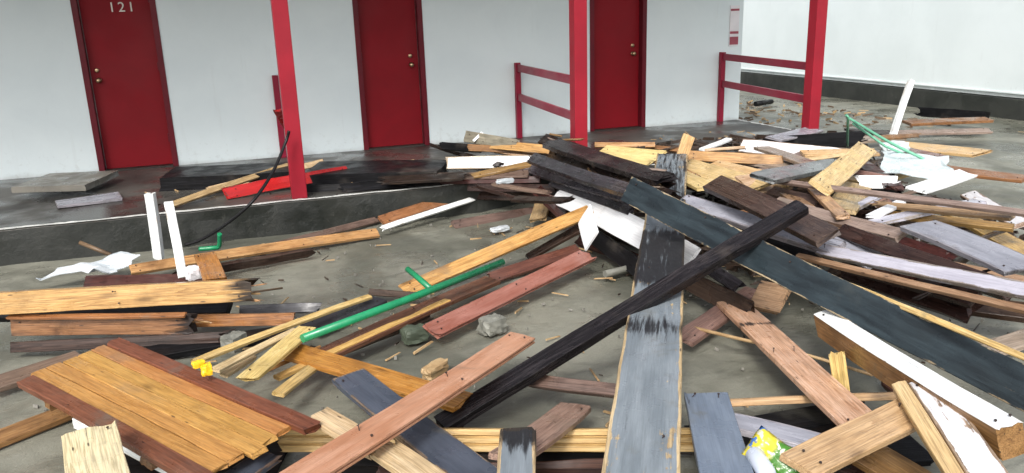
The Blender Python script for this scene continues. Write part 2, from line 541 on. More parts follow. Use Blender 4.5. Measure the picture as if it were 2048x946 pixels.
def tube_mesh(pts, r, seg=10, taper=1.0):
    P = [Vector(p) for p in pts]
    verts, faces = [], []
    up = Vector((.3, .2, .93)).normalized()
    for i, p in enumerate(P):
        d = (P[min(i + 1, len(P) - 1)] - P[max(i - 1, 0)]).normalized()
        a = d.cross(up)
        if a.length < .1: a = d.cross(Vector((1, 0, 0)))
        a.normalize()
        b = d.cross(a)
        rr = r * (1 + (taper - 1) * i / max(1, len(P) - 1))
        for k in range(seg):
            an = 2 * math.pi * k / seg
            verts.append(p + a * math.cos(an) * rr + b * math.sin(an) * rr)
    for i in range(len(P) - 1):
        for k in range(seg):
            a, b = i * seg + k, i * seg + (k + 1) % seg
            faces.append((a, b, b + seg, a + seg))
    faces.append(tuple(range(seg)))
    faces.append(tuple(range((len(P) - 1) * seg, len(P) * seg))[::-1])
    me = bpy.data.meshes.new('tube')
    me.from_pydata([tuple(v_) for v_ in verts], [], faces)
    bm = bmesh.new(); bm.from_mesh(me)
    bmesh.ops.recalc_face_normals(bm, faces=bm.faces)
    bm.to_mesh(me); bm.free()
    for p in me.polygons: p.use_smooth = len(p.vertices) == 4
    return me


def recenter(o):
    me = o.data
    c_ = sum((v_.co for v_ in me.vertices), Vector()) / len(me.vertices)
    for v_ in me.vertices: v_.co -= c_
    o.location = o.location + c_
    return o


def tube(name, pts, r, mat, parent=None, seg=10, taper=1.0):
    o = link(name, tube_mesh(pts, r, seg, taper), mat, parent)
    return o if parent else recenter(o)


def sheet(name, corners, mat, amp=.04, n=14, thick=.006, seed=0, freq=4.0, ragged=.0):
    """crumpled sheet between four corners, with real thickness"""
    A, B_, C_, D_ = [Vector(c_) for c_ in corners]
    nrm = (B_ - A).cross(D_ - A).normalized()
    if nrm.z < 0: nrm = -nrm
    V, F = [], []
    for j in range(n + 1):
        for i in range(n + 1):
            u_, v_ = i / n, j / n
            p = A.lerp(B_, u_).lerp(D_.lerp(C_, u_), v_)
            k = noise.noise(p * freq + Vector((seed, 3, 1))) + .5 * abs(noise.noise(p * freq * 2.3 + Vector((seed, 9, 1))))
            p = p + nrm * amp * k
            if ragged and (i in (0, n) or j in (0, n)):
                p = p + (A.lerp(C_, .5) - p).normalized() * ragged * abs(noise.noise(p * 23 + Vector((seed, 0, 0)))) * 2
            V.append(p)
    for j in range(n):
        for i in range(n):
            a = j * (n + 1) + i
            F.append((a, a + 1, a + n + 2, a + n + 1))
    me = bpy.data.meshes.new(name)
    me.from_pydata([tuple(p) for p in V], [], F)
    bm = bmesh.new(); bm.from_mesh(me)
    bmesh.ops.solidify(bm, geom=bm.faces[:], thickness=thick)
    bmesh.ops.recalc_face_normals(bm, faces=bm.faces)
    bm.to_mesh(me); bm.free()
    return recenter(link(name, me, mat))


def lump(name, loc, size, mat, seed, rot=0, flat=.22, sub=3):
    bm = bmesh.new()
    bmesh.ops.create_cube(bm, size=1.0)
    bmesh.ops.subdivide_edges(bm, edges=bm.edges[:], cuts=4, use_grid_fill=True)
    for v_ in bm.verts:
        p = v_.co.copy()
        k = 1 + flat * noise.noise(p * 2.1 + Vector((seed, 0, 0))) + .12 * noise.noise(p * 6 + Vector((seed, 5, 0)))
        q = p.lerp(p.normalized() * .62, .3) * k
        v_.co = Vector((q.x * size[0], q.y * size[1], q.z * size[2]))
    me = bpy.data.meshes.new(name)
    bm.to_mesh(me); bm.free()
    o = link(name, me, mat)
    o.location = loc
    o.rotation_euler = (0, 0, rot)
    return o


# ------------------------------------------------------------------ the setting
D, DW, WP, PLAT = 10.0807, 0.8263, 2.6042, 0.3000
CURB = D - WP
XE = 6.97
DOORX = [-1.5614, 1.4677, 4.5889]
ZD = PLAT + 2.06


def axis(lo, hi, near0, near1, fine, coarse):
    out, x = [], lo
    while x < hi:
        out.append(x)
        x += fine if near0 <= x <= near1 else coarse
    out.append(hi)
    return out


gx = axis(-60, 70, -2.5, 8.5, .04, 2.5)
gy = axis(-30, 80, 2.0, 9.0, .04, 2.5)
V, F = [], []
for y in gy:
    for x in gx:
        p = Vector((x, y, 0))
        z = .02 * noise.noise(p * 1.4) + .012 * noise.noise(Vector((x * 2.4 + y * .8, y * 4 - x * 1.2, 4))) + .007 * noise.noise(p * 7)
        z += .24 * math.exp(-((x - 3.9) ** 2 / 1.1 + (y - 7.3) ** 2 / .5))
        z += .17 * math.exp(-((x - 7.6) ** 2 / 1.5 + (y - 8.0) ** 2 / 3.0))
        V.append((x, y, z - .012))
nx = len(gx)
for j in range(len(gy) - 1):
    for i in range(nx - 1):
        a = j * nx + i
        F.append((a, a + 1, a + nx + 1, a + nx))
me = bpy.data.meshes.new('sand_ground')
me.from_pydata(V, [], F)
for p in me.polygons: p.use_smooth = True
tag(link('sand_ground', me, 'sand'), 'wet grey sand covering the yard', kind='structure')

# raised walkway
V, F, MI = [], [], []
xs = [-12 + .12 * i for i in range(int((XE + 12) / .12) + 1)] + [XE]
prof = [(.0, -.3), (.0, .10), (.0, .2), (.0, PLAT - .015), (.012, PLAT), (.3, PLAT), (2.9, PLAT)]
for x in xs:
    for k, (dy, z) in enumerate(prof):
        n_ = noise.noise(Vector((x * 3.1, z * 9, 2)))
        V.append((x, CURB + dy + (.012 * n_ if k < 5 else 0), z + (.006 * noise.noise(Vector((x * 5, 1, 7))) if k in (3, 4) else 0)))
m_ = len(prof)
for i in range(len(xs) - 1):
    for k in range(m_ - 1):
        a = i * m_ + k
        F.append((a, a + m_, a + m_ + 1, a + 1))
        MI.append(1 if k < 3 else 0)
k = (len(xs) - 1) * m_
F.append(tuple(range(k, k + m_)) + ())
MI.append(1)
# close the end below the top sheet
b0 = len(V)
V.append((XE, CURB + 2.9, -.3))
F[-1] = tuple(range(k, k + m_)) + (b0,)
me = bpy.data.meshes.new('walkway')
me.from_pydata(V, [], F)
me.polygons.foreach_set('material_index', MI)
walk = tag(link('walkway', me, ['walkway', 'curbface']), 'raised wet concrete walkway with a dark curb face', kind='structure')


def stripe(name, pts, width, side, parent):
    """worn painted line: ragged sheet 4 mm over the slab"""
    V, F = [], []
    for i, (x, y) in enumerate(pts):
        a = width * (.55 + .5 * noise.noise(Vector((x * 6, y * 6, 3))) + .35 * noise.noise(Vector((x * 17, y * 17, 8))))
        a = max(.004, a)
        V += [(x, y, PLAT + .005 + .006 * noise.noise(Vector((x * 5, 1, 7)))), (x + side[0] * a, y + side[1] * a, PLAT + .005)]
    for i in range(len(pts) - 1):
        F.append((2 * i, 2 * i + 2, 2 * i + 3, 2 * i + 1))
    me = bpy.data.meshes.new(name)
    me.from_pydata(V, [], F)
    bm = bmesh.new(); bm.from_mesh(me)
    bmesh.ops.solidify(bm, geom=bm.faces[:], thickness=.003)
    bmesh.ops.recalc_face_normals(bm, faces=bm.faces)
    bm.to_mesh(me); bm.free()
    return link(name, me, 'edgewhite', parent)


stripe('edge_line', [(-12 + .05 * i, CURB - .006 + .012 * noise.noise(Vector(((-12 + .05 * i) * 3.1, PLAT * 9, 2)))) for i in range(int((XE + 12) / .05))], .07, (0, 1), walk)
stripe('end_line', [(XE - .004, CURB + .1 + .05 * i) for i in range(54)], .09, (-1, 0), walk)

# ------------------------------------------------------------------ motel
mot = tag(empty('motel_building', (2, D, PLAT)), 'long white single storey motel front with dark red doors and red porch posts', 'building')
ML = Vector((2, D, PLAT))


def mpart(name, mats, *b, bev=.004, parent=None):
    """part of the motel in world coordinates"""
    o = boxobj(name, mats, None, *b, bev=bev)
    c_ = sum((v_.co for v_ in o.data.vertices), Vector()) / len(o.data.vertices)
    for v_ in o.data.vertices: v_.co -= c_
    par = parent or mot
    o.parent = par
    base = ML if par is mot else par['_w']
    o.location = c_ - Vector(base)
    o['_w'] = tuple(c_)
    return o


X0 = -12.0
op = [X0] + [q for x in DOORX for q in (x, x + DW)] + [XE]
walls = []
for i in range(0, len(op), 2):
    walls.append((op[i], op[i + 1], D, D + .2, PLAT - .02, 3.3))
for x in DOORX:
    walls.append((x, x + DW, D, D + .2, ZD, 3.3))
walls.append((XE - .2, XE, D + .2, D + 7, -.1, 3.3))
mpart('wall', 'wallpaint', *walls, bev=0)
mpart('porch_roof', 'rooftimber', (X0, XE + .5, D - WP - .15, D + .5, 3.32, 3.45), bev=.01)
mpart('fascia_board', 'postred', (X0, XE + .5, D - WP - .18, D - WP - .153, 3.28, 3.47), bev=.004)
for i, x in enumerate(DOORX):
    dr = mpart('door', 'doorred', (x + .055, x + DW - .055, D + .085, D + .125, PLAT + .012, ZD - .05), bev=.004)
    mpart('door_frame', 'framered', (x - .012, x + .05, D - .012, D + .15, PLAT, ZD), (x + DW - .05, x + DW + .012, D - .012, D + .15, PLAT, ZD),
          (x + .051, x + DW - .051, D - .012, D + .15, ZD - .045, ZD), bev=.003, parent=dr)
    mpart('threshold', 'plinth', (x + .05, x + DW - .05, D - .03, D + .16, PLAT - .01, PLAT + .010), bev=.003, parent=dr)
    kx = x + .13 if i == 0 else x + DW - .15
    kn = bmesh.new()
    prof = [(0, .030), (.006, .030), (.008, .012), (.03, .011), (.034, .024), (.05, .029), (.062, .022), (.066, .0)]
    rings = []
    for (dy, rr) in prof:
        rings.append([kn.verts.new((rr * math.cos(2 * math.pi * k / 14), -dy, rr * math.sin(2 * math.pi * k / 14))) for k in range(14)] if rr else [kn.verts.new((0, -dy, 0))])
    for a, b in zip(rings, rings[1:]):
        for k in range(14):
            if len(b) == 1: kn.faces.new((a[k], a[(k + 1) % 14], b[0]))
            else: kn.faces.new((a[k], a[(k + 1) % 14], b[(k + 1) % 14], b[k]))
    bmesh.ops.recalc_face_normals(kn, faces=kn.faces)
    mk = bpy.data.meshes.new('door_knob')
    kn.to_mesh(mk); kn.free()
    for p in mk.polygons: p.use_smooth = True
    o = link('door_knob', mk, 'brass', dr)
    o.location = Vector((kx, D + .085, PLAT + 1.02)) - Vector(dr['_w'])
    o = link('deadbolt', mk.copy(), 'brass', dr)
    o.data.materials.clear(); o.data.materials.append(MATS['brass'])
    o.scale = (.8, .35, .8)
    o.location = Vector((kx - .005, D + .085, PLAT + 1.13)) - Vector(dr['_w'])
    hx = x + DW - .058 if i == 0 else x + .058
    for hz in (.28, 1.1, 1.85):
        mpart('hinge', 'framered', (hx - .011, hx + .011, D + .066, D + .084, PLAT + hz, PLAT + hz + .09), bev=.004, parent=dr)
    if i == 0:
        for k, ch in enumerate('121'):
            cu = bpy.data.curves.new('room_number', 'FONT')
            cu.body = ch
            cu.size = .15
            cu.extrude = .003
            cu.align_x = 'CENTER'
            tmp = bpy.data.objects.new('tmp', cu)
            col.objects.link(tmp)
            me = bpy.data.meshes.new_from_object(tmp, depsgraph=bpy.context.evaluated_depsgraph_get())
            bpy.data.objects.remove(tmp)
            o = link('digit', me, 'numberwhite', dr)
            o.rotation_euler = (R(90), 0, 0)
            o.location = Vector((-1.085 + (k - 1) * .098, D + .078, 2.055)) - Vector(dr['_w'])
    del dr['_w']
POSTX = [.46, 3.33, 6.24]
PY = CURB + .14
for x in POSTX + [POSTX[0] - 2.93, POSTX[0] - 5.86]:
    mpart('porch_post', 'postred', (x - .07, x + .07, PY - .07, PY + .07, PLAT - .005, 3.315), bev=.008)
for i, (x, xw) in enumerate(zip(POSTX, (.47, 3.52, 6.62))):
    rl = mpart('porch_railing', 'railred', (xw - .035, xw + .035, D - .085, D - .015, PLAT, 1.285), bev=.006)
    if i:
        for z0 in (1.175, .80):
            o = mpart('top_rail' if z0 > 1 else 'lower_rail', 'railred', (-.019, .019, -.5, .5, z0, z0 + .09), bev=.004, parent=rl)
            a, b = Vector((xw, D - .088, 0)), Vector((x, PY + .072, 0))
            d_ = b - a
            o.scale.y = d_.length
            o.rotation_euler = (0, 0, math.atan2(-d_.x, d_.y) + math.pi)
            o.location = (a + b) / 2 + Vector((0, 0, z0 + .045)) - Vector(rl['_w'])
    else:
        o = board('torn_rail', Vector((.50, D - .45, .78)) - Vector(rl['_w']), Vector((.25, .9, -.55)).to_track_quat('X', 'Z'), .62, .09, .035, 'redpaint', {'jagB': .06, 'jagA': .03}, 5, rl)
    del rl['_w']
for o in mot.children:
    for q in (o, *o.children):
        if '_w' in q: del q['_w']
# notice sign on the wall end
sg = tag(empty('notice_sign', (6.82, D - .012, 1.62)), 'small white notice with red bars on the end of the white motel wall', 'sign')
boxobj('sign_plate', 'signwhite', sg, (-.075, .075, -.004, .011, -.26, .30), bev=.001)
for z0, z1 in ((.225, .255), (-.09, -.055), (-.24, -.13)):
    boxobj('red_bar', 'signred', sg, (-.07, .07, -.008, -.0045, z0, z1), bev=.0005)

# ------------------------------------------------------------------ neighbouring building
XN = 11.97
nb = tag(empty('neighbouring_building', (XN, 12, 0)), 'bright white building wall with a dark base at the upper right', 'building')
boxobj('wall', 'wallpaint_far', nb, (0, .25, -20, 20, .34, 4.2), bev=0)
boxobj('plinth', 'plinth', nb, (-.05, .24, -20, 20, -.2, .325), bev=.01)
boxobj('sill_line', 'wallpaint_far', nb, (-.03, -.001, -20, 20, .40, .425), bev=.004)
boxobj('eave', 'rooftimber', nb, (-.6, .8, -20, 20, 4.2, 4.35), bev=.01)

# ------------------------------------------------------------------ boards of the wreckage
ROWS = [
 ('plank','long wide blue-grey painted plank with tan chipped edges standing up the middle of the wreckage','plank',(2.3591,4.1335,0.4435),(0.8708,0.0180,-0.0224,0.4909),5.388,0.273,0.045,'bluegrey',{'patch': [(2.15, 3.1, 1.0), (1.5, 1.72, 0.8), (3.6, 9.0, 0.55)], 'edge': 1, 'bow': 0.01}),
 ('beam','long black wet beam lying diagonally across the wide blue-grey plank','beam',(1.8542,3.4626,0.4351),(0.9799,0.1013,-0.1371,0.1039),2.415,0.106,0.055,'black',{'bow': 0.01, 'edge': 0.2}),
 ('board','long salmon-pink grooved board lying over the pile at bottom centre','board',(0.5480,2.9814,0.3520),(-0.3789,0.0559,-0.0077,0.9237),2.097,0.146,0.032,'salmon',{'groove': 1}),
 ('plank','short dark blue-grey plank crossing under the long salmon-pink board','plank',(0.5708,3.1032,0.1850),(0.8049,0.0000,-0.0000,-0.5934),1.335,0.181,0.03,'slategrey',{'jagA': 0.02}),
 ('board','pale raw board end sticking out left of the salmon-pink board','board',(0.2780,3.0017,0.2797),(0.8553,0.0039,0.0119,-0.5180),0.408,0.112,0.03,'pale',{}),
 ('board','chipped pale board with a splintered end below the salmon-pink board','board',(0.4869,2.5363,0.2950),(0.8283,0.0000,-0.0000,-0.5603),0.522,0.125,0.03,'pale',{'jagA': 0.06}),
 ('beam','pale yellow ridged pine beam lying level along the bottom of the photo','beam',(0.8761,3.0254,0.1030),(0.8245,0.5361,-0.0939,-0.1549),1.825,0.099,0.06,'yellowpine',{'ridged': 1}),
 ('board','short blue-grey board with a blackened end at the bottom edge left of the wide plank','board',(0.7835,2.3596,0.3400),(0.5703,0.0000,0.0000,-0.8214),0.575,0.139,0.04,'bluegrey',{'patch': [(-0.1, 0.14, 1.0)]}),
 ('board','short dusty pink board wedged under the blackened blue-grey board end','board',(1.0694,2.8245,0.2138),(-0.3926,0.0872,0.0466,0.9144),0.762,0.158,0.025,'pinkbrown',{}),
 ('board','weathered pinkish brown board lying on sand left of the wide blue-grey plank','board',(1.4239,3.1893,0.1762),(0.8840,0.2991,-0.1330,-0.3337),0.563,0.065,0.035,'brownweath',{'jagA': 0.03}),
 ('plank','smooth blue-grey plank at the bottom right of the wide blue-grey plank','plank',(1.5537,2.2620,0.3051),(0.5244,-0.0288,-0.0219,-0.8507),1.094,0.189,0.03,'bluegreysmooth',{}),
 ('board','white painted board showing under the lower edge of the orange wall panel','board',(-0.5325,3.2787,0.1943),(0.6443,0.6132,-0.3151,-0.3311),1.082,0.050,0.03,'white',{}),
 ('board','blue-grey board end under the right end of the orange wall panel','board',(-0.1971,2.9481,0.1850),(-0.3784,0.0000,0.0000,0.9256),0.409,0.119,0.03,'slategrey',{}),
 ('board','torn off-white board in the bottom left corner over the orange panel','board',(-0.6005,2.8017,0.3875),(0.7806,-0.0000,0.0000,-0.6251),0.824,0.193,0.025,'cream',{'jagA': 0.035}),
 ('beam','thick orange pine beam with a rotten black end, topmost of the left stack','beam',(-0.8086,5.1077,0.3255),(0.7709,0.6242,-0.0799,-0.0987),1.548,0.131,0.1,'pine',{'jagB': 0.06, 'endB': 'rot'}),
 ('beam','brown pine beam under the thick orange beam with a dark broken end','beam',(-0.9160,5.1195,0.1566),(0.7517,0.6308,-0.1238,-0.1475),1.115,0.111,0.1,'brownpine',{'jagB': 0.05, 'endB': 'rot'}),
 ('board','dark wet board lowest under the left beam stack','board',(-0.8450,5.0128,0.0707),(0.8094,0.5652,-0.0979,-0.1262),1.261,0.066,0.05,'darkbrown',{'jagB': 0.05}),
 ('board','short reddish brown board behind the left beam stack','board',(-0.1351,5.0021,0.1057),(0.7797,0.5983,-0.1125,-0.1467),0.667,0.078,0.05,'redwood',{}),
 ('board','short blackish blue board lying on sand right of the left beam stack','board',(0.1146,5.1652,0.0828),(0.8560,0.4942,-0.0757,-0.1312),0.512,0.063,0.04,'slatedark',{}),
 ('stake','upright white square stake leaning by the curb, farther left of the pair','stake',(-0.7340,6.8043,0.3495),(-0.3628,-0.6017,-0.3786,0.6025),0.540,0.077,0.05,'white',{}),
 ('stake','upright white square stake in front of the curb, nearer of the pair','stake',(-0.5359,6.1402,0.3851),(0.5876,0.4298,0.4342,-0.5305),0.559,0.064,0.05,'white',{}),
 ('board','long pine board lying along the foot of the concrete curb','board',(0.0741,6.7296,0.0672),(0.9601,0.2558,0.0409,0.1054),2.039,0.099,0.03,'pine',{'endA': 'brownweath'}),
 ('board','thin grey-brown board between the curb and the long pine board','board',(0.5214,7.1166,0.0409),(0.9375,0.2512,0.0623,0.2325),1.407,0.073,0.025,'brownweath',{}),
 ('board','short orange-brown board end leaning against the left beam stack','board',(-0.3135,5.8288,0.2350),(0.7462,-0.0090,-0.0101,-0.6656),0.741,0.149,0.03,'orange',{}),
 ('board','brown board sloping up against the curb beside a white trim piece','board',(1.6648,7.4527,0.1165),(0.9435,0.2603,0.0186,0.2043),1.122,0.122,0.03,'orangebrown',{}),
 ('trim','white painted trim strip sloping up against the curb beside the brown board','trim',(1.7605,7.3209,0.1084),(0.8669,0.4417,0.0786,0.2173),1.438,0.049,0.04,'white',{}),
 ('board','brown wet board lying on sand below the white trim strip','board',(2.2776,7.0669,0.0233),(0.9382,0.3420,0.0083,0.0530),0.971,0.104,0.035,'brownweath',{'jagA': 0.02}),
 ('block','tan board stub leaning at the end of the brown wet board','board',(2.5361,6.6848,0.1571),(-0.4681,-0.1934,0.0441,0.8611),0.343,0.163,0.03,'tan',{}),
 ('board','dark red-brown board sliding down off the black pile toward the sand','board',(2.5314,6.3920,0.2734),(0.8859,0.1362,0.3508,-0.2711),0.374,0.228,0.03,'darkred',{}),
 ('board','narrow golden pine board rising from the sand onto the white panel','board',(1.7834,5.5202,0.1960),(-0.1673,-0.0303,-0.3078,0.9361),1.752,0.112,0.03,'goldpine',{}),
 ('board','short dark brown board under the golden pine board and green pipe','board',(0.8818,5.1818,0.0731),(0.8159,0.4958,-0.1545,-0.2543),0.387,0.045,0.03,'darkbrown',{}),
 ('board','long dark red-brown board running beside the green pipe','board',(0.9324,4.6790,0.0995),(-0.3054,0.0188,-0.0378,0.9513),1.571,0.134,0.03,'redbrown',{}),
 ('strip','thin golden pine strip running below the green pipe','strip',(0.5933,4.3935,0.1197),(-0.3095,0.0085,-0.0030,0.9509),1.391,0.057,0.02,'goldpine',{}),
 ('board','grey-brown board lying on sand under the thin golden strip','board',(0.7293,4.6031,0.0333),(-0.2362,0.0825,-0.3194,0.9140),0.665,0.048,0.03,'brownweath',{}),
 ('board','brick red grooved board lying on sand right of the green pipe','board',(1.6447,4.7960,0.1219),(-0.2737,0.0213,-0.1296,0.9528),1.651,0.137,0.032,'brick',{'groove': 1}),
 ('board','dark reddish board end above the brick red grooved board','board',(2.0253,5.4571,0.0615),(-0.1682,0.0217,-0.2588,0.9509),0.874,0.102,0.03,'redbrown',{}),
 ('panel','broken bright white panel half buried under the black boards','panel',(2.6661,5.4229,0.3260),(0.6506,0.2932,-0.2819,-0.6413),2.178,0.208,0.02,'whitebright',{'jagA': 0.05}),
 ('board','small white board hanging down below the golden pine board end','board',(2.4340,5.4037,0.3104),(-0.3817,-0.5139,0.2966,0.7087),0.299,0.214,0.012,'whitebright',{'jagA': 0.004, 'jagB': 0.004}),
 ('board','dark stick of wood leaning behind the golden pine board','board',(2.2813,5.7422,0.1142),(-0.0578,-0.1733,-0.0898,0.9791),0.486,0.089,0.03,'darkbrown',{}),
 ('beam','rotten dark brown beam with splinters lying on top of the central pile','beam',(2.8617,6.2218,0.5452),(0.6529,0.2615,-0.2796,-0.6536),2.583,0.170,0.07,'rot',{'jagA': 0.1, 'jagB': 0.12}),
 ('board','splintered black board behind the rotten brown beam','board',(3.0185,6.5575,0.6121),(0.6868,0.1870,-0.1789,-0.6792),2.403,0.145,0.05,'rot',{'jagA': 0.09, 'jagB': 0.12}),
 ('board','black weathered board with a purple sheen lying before the rotten beam','board',(2.7009,6.2882,0.4968),(0.6810,0.2655,-0.2763,-0.6241),1.782,0.139,0.04,'blackgrey',{}),
 ('board','lower black weathered board along the top of the white panel','board',(2.7142,6.0116,0.4241),(0.6477,0.3264,-0.3268,-0.6059),1.440,0.109,0.04,'blackgrey',{}),
 ('beam','huge dark blue painted board on edge running from the pile to the right edge','beam',(2.6790,3.3370,0.5469),(0.6397,0.4412,-0.2710,-0.5680),2.743,0.174,0.045,'slatepaint',{'bow': 0.0}),
 ('strip','pale yellow batten on top of the huge dark blue board','strip',(2.8355,2.6750,0.5271),(0.6217,0.3405,-0.3433,-0.6162),1.236,0.028,0.03,'yellowpine',{}),
 ('board','light grey weathered board end under the black diagonal beam tip','board',(3.1547,4.3597,0.5154),(0.7310,0.1845,-0.1538,-0.6387),1.446,0.122,0.045,'lavgrey',{'patch': [(1.2, 1.42, 0.6)]}),
 ('board','dark brown board with a grey sheen passing under the black beam tip','board',(3.1159,4.1849,0.6616),(0.6700,0.1668,-0.1345,-0.7107),1.271,0.166,0.045,'darkbrownsheen',{}),
 ('board','pale lavender painted board running to the right edge above the thin tan strip','board',(3.2127,3.0064,0.5782),(0.6603,0.2528,-0.3354,-0.6225),1.531,0.074,0.04,'lavlight',{}),
 ('board','flat light blue-grey board under the tip of the black beam','board',(3.4847,3.9739,0.4630),(0.6475,0.2437,-0.1949,-0.6952),0.829,0.149,0.03,'lavgrey',{}),
 ('board','long grey-tan board right of the black beam tip','board',(3.6923,4.2168,0.5223),(0.7006,0.1779,-0.1847,-0.6659),1.138,0.096,0.04,'greytan',{}),
 ('board','broad grey board lying flat at the right edge','board',(3.6769,3.1575,0.6115),(0.6274,0.0408,-0.0463,-0.7763),0.877,0.222,0.03,'lavgrey',{}),
 ('board','dark brown board standing in for shade under the grey-tan board at the right edge','board',(3.4863,3.3127,0.5240),(0.6409,0.2172,-0.2511,-0.6921),1.306,0.100,0.04,'darkbrown',{}),  # added board; its dark brown stands in for the shadow in this gap
 ('strip','thin tan strip under the pale lavender board','strip',(3.1577,3.0759,0.5108),(0.7023,0.1217,-0.1949,-0.6738),1.581,0.038,0.025,'tan',{}),
 ('beam','white topped raw timber beam lying at the lower right','beam',(2.5792,2.4557,0.3688),(0.6289,0.0533,-0.1062,-0.7683),1.314,0.096,0.13,'white',{'side': 'brownpine'}),
 ('board','white faced board with a tan edge leaning at the right edge','board',(2.3502,1.9368,0.3614),(0.5108,0.0777,-0.0775,-0.8527),0.813,0.124,0.06,'whiteworn',{'side': 'pine'}),
 ('board','narrow tan board edge leaning against the white faced board at lower right','board',(2.2413,1.9524,0.3657),(0.5054,0.1197,-0.1398,-0.8430),0.803,0.057,0.05,'tanlight',{}),
 ('board','long salmon and pale pine board with a black crack at lower right','board',(2.5415,3.1724,0.1655),(0.6036,-0.0171,-0.0159,-0.7969),1.721,0.187,0.03,'salmonpine',{'patch': [(0.42, 0.46, 1.0)]}),
 ('board','wide tan plywood board across the end of the cracked pine board','board',(2.0624,2.1152,0.3435),(-0.1298,0.0235,-0.0762,0.9883),0.748,0.150,0.03,'tanlight',{}),
 ('board','small yellow pine stub poking up behind the cracked pine board','board',(2.5730,2.8115,0.2060),(0.3844,0.6335,0.2292,-0.6311),0.205,0.075,0.03,'yellowpine',{'jagA': 0.02}),
 ('board','thin tan board edge lying on sand right of the blue-grey planks','board',(2.3752,2.7821,0.1186),(0.8080,0.5632,-0.1090,-0.1348),0.823,0.035,0.03,'tanlight',{}),
 ('board','lavender grey board sloping behind the yellow snack bag','board',(1.9906,2.5639,0.1456),(0.9177,0.0051,0.0223,-0.3967),0.445,0.146,0.03,'lavgrey',{}),
 ('board','short tan block end lying under the huge dark blue board','board',(3.0163,3.9492,0.1436),(0.8279,0.2588,-0.1485,-0.4750),0.183,0.211,0.04,'tan',{}),
 ('board','dusty brown board lying on sand behind the wide blue-grey plank','board',(2.6606,3.9329,0.0923),(-0.2576,-0.0013,-0.0575,0.9645),0.932,0.141,0.03,'pinkbrown',{}),
 ('board','brown board at the bottom right corner under the tan plywood board','board',(2.3485,2.0311,0.0867),(0.7653,0.0136,0.0371,-0.6425),0.570,0.206,0.03,'brownpine',{}),
 ('strip','long pale pine strip farthest left of the fan of strips','strip',(0.1674,4.6728,0.1449),(0.9365,0.0990,0.0660,0.3298),1.371,0.047,0.02,'yellowpine',{}),
 ('strip','pale pine strip second from the left in the fan of strips','strip',(-0.0411,4.3109,0.1743),(0.8945,0.1010,0.0961,0.4247),0.697,0.046,0.02,'pale',{}),
 ('strip','short pale pine strip low between the fan of strips','strip',(-0.1497,4.2080,0.1349),(0.8726,0.0938,0.0912,0.4706),0.282,0.044,0.02,'pale',{}),
 ('strip','nailed pine strip with dark nail holes in the fan of strips','strip',(0.0662,4.1337,0.2128),(0.8496,0.0004,0.0385,0.5260),0.769,0.109,0.02,'yellowpine',{}),
 ('strip','dark orange strip under the nailed pine strip','strip',(0.1147,4.2532,0.1006),(0.8088,0.4929,0.1771,0.2677),0.443,0.022,0.02,'orange',{}),
 ('strip','pale pine strip farthest right of the fan of strips','strip',(0.1399,3.9006,0.1446),(0.8660,0.0562,0.0844,0.4897),0.439,0.062,0.02,'yellowpine',{}),
 ('board','orange varnished board running under the salmon-pink board','board',(0.4716,3.8014,0.1523),(0.8880,0.0308,-0.0275,-0.4580),1.270,0.147,0.03,'orange',{}),
 ('slab','grey stone slab lying on the walkway at the left edge','slab',(-1.7225,9.0658,0.3900),(0.9893,0.0000,-0.0000,-0.1459),0.713,0.736,0.06,'stone',{}),
 ('board','pale grey board lying on the walkway below the grey slab','board',(-1.4308,8.3278,0.3175),(0.9937,0.0000,0.0000,0.1123),0.546,0.333,0.025,'lavgrey',{}),
 ('panel','black wet panel lying on the walkway left of the front post','panel',(-0.1210,8.6760,0.3650),(0.9926,0.0000,-0.0000,-0.1213),1.287,0.617,0.15,'blackwet',{}),
 ('panel','black wet panel lying on the walkway by the middle door','panel',(1.2937,8.1864,0.3700),(0.9832,0.0000,-0.0000,-0.1827),1.370,0.714,0.1,'blackwet',{}),
 ('panel','broken black sheet standing behind the red board by the front post','panel',(0.9825,7.7007,0.3182),(0.7863,0.6033,-0.0811,-0.1057),0.904,0.096,0.04,'blackwet',{'jagB': 0.05}),
 ('board','bright red painted board lying on the walkway behind the front post','board',(0.4075,8.0262,0.3740),(0.7653,0.6223,0.0937,0.1349),1.224,0.114,0.05,'redpaint',{'jagA': 0.04}),
 ('strip','long tan lath leaning across the walkway edge left of the front post','strip',(-0.0764,8.1507,0.3892),(0.8729,0.3299,0.0944,0.3469),1.561,0.060,0.03,'tan',{}),
 ('strip','short tan lath behind the long tan lath by the front post','strip',(0.2417,8.4825,0.3782),(0.9029,0.3351,0.0712,0.2597),1.318,0.075,0.02,'pale',{}),
 ('board','white painted board with brown splintered end on the walkway edge','board',(2.4266,7.7164,0.4432),(0.8184,0.5184,-0.1414,-0.2038),0.992,0.133,0.03,'whiteworn',{'jagB': 0.1, 'jagA': 0.02}),
 ('strip','brown lath lying over the splintered white painted board','strip',(2.4129,7.2905,0.4477),(0.9876,0.0899,-0.0862,-0.0958),0.653,0.105,0.025,'brownpine',{}),
 ('board','dark reddish board at the walkway edge below the white painted board','board',(2.0743,7.3885,0.3426),(0.7921,0.5500,-0.1631,-0.2086),1.387,0.065,0.04,'darkred',{}),
 ('board','grey wet board lying on the dark reddish board','board',(2.1552,7.3823,0.3945),(0.9537,0.1140,-0.0534,-0.2733),1.013,0.128,0.02,'brownweath',{}),
 ('board','dark brown board stack edge right of the curb end','board',(2.3982,7.1118,0.2957),(0.7448,0.5616,-0.2353,-0.2730),0.913,0.078,0.05,'darkbrown',{'jagB': 0.05}),
 ('board','lower dark brown board over the sand right of the curb end','board',(2.4682,7.1615,0.1869),(0.7709,0.4755,-0.2511,-0.3415),0.963,0.077,0.04,'darkbrown',{'jagB': 0.05}),
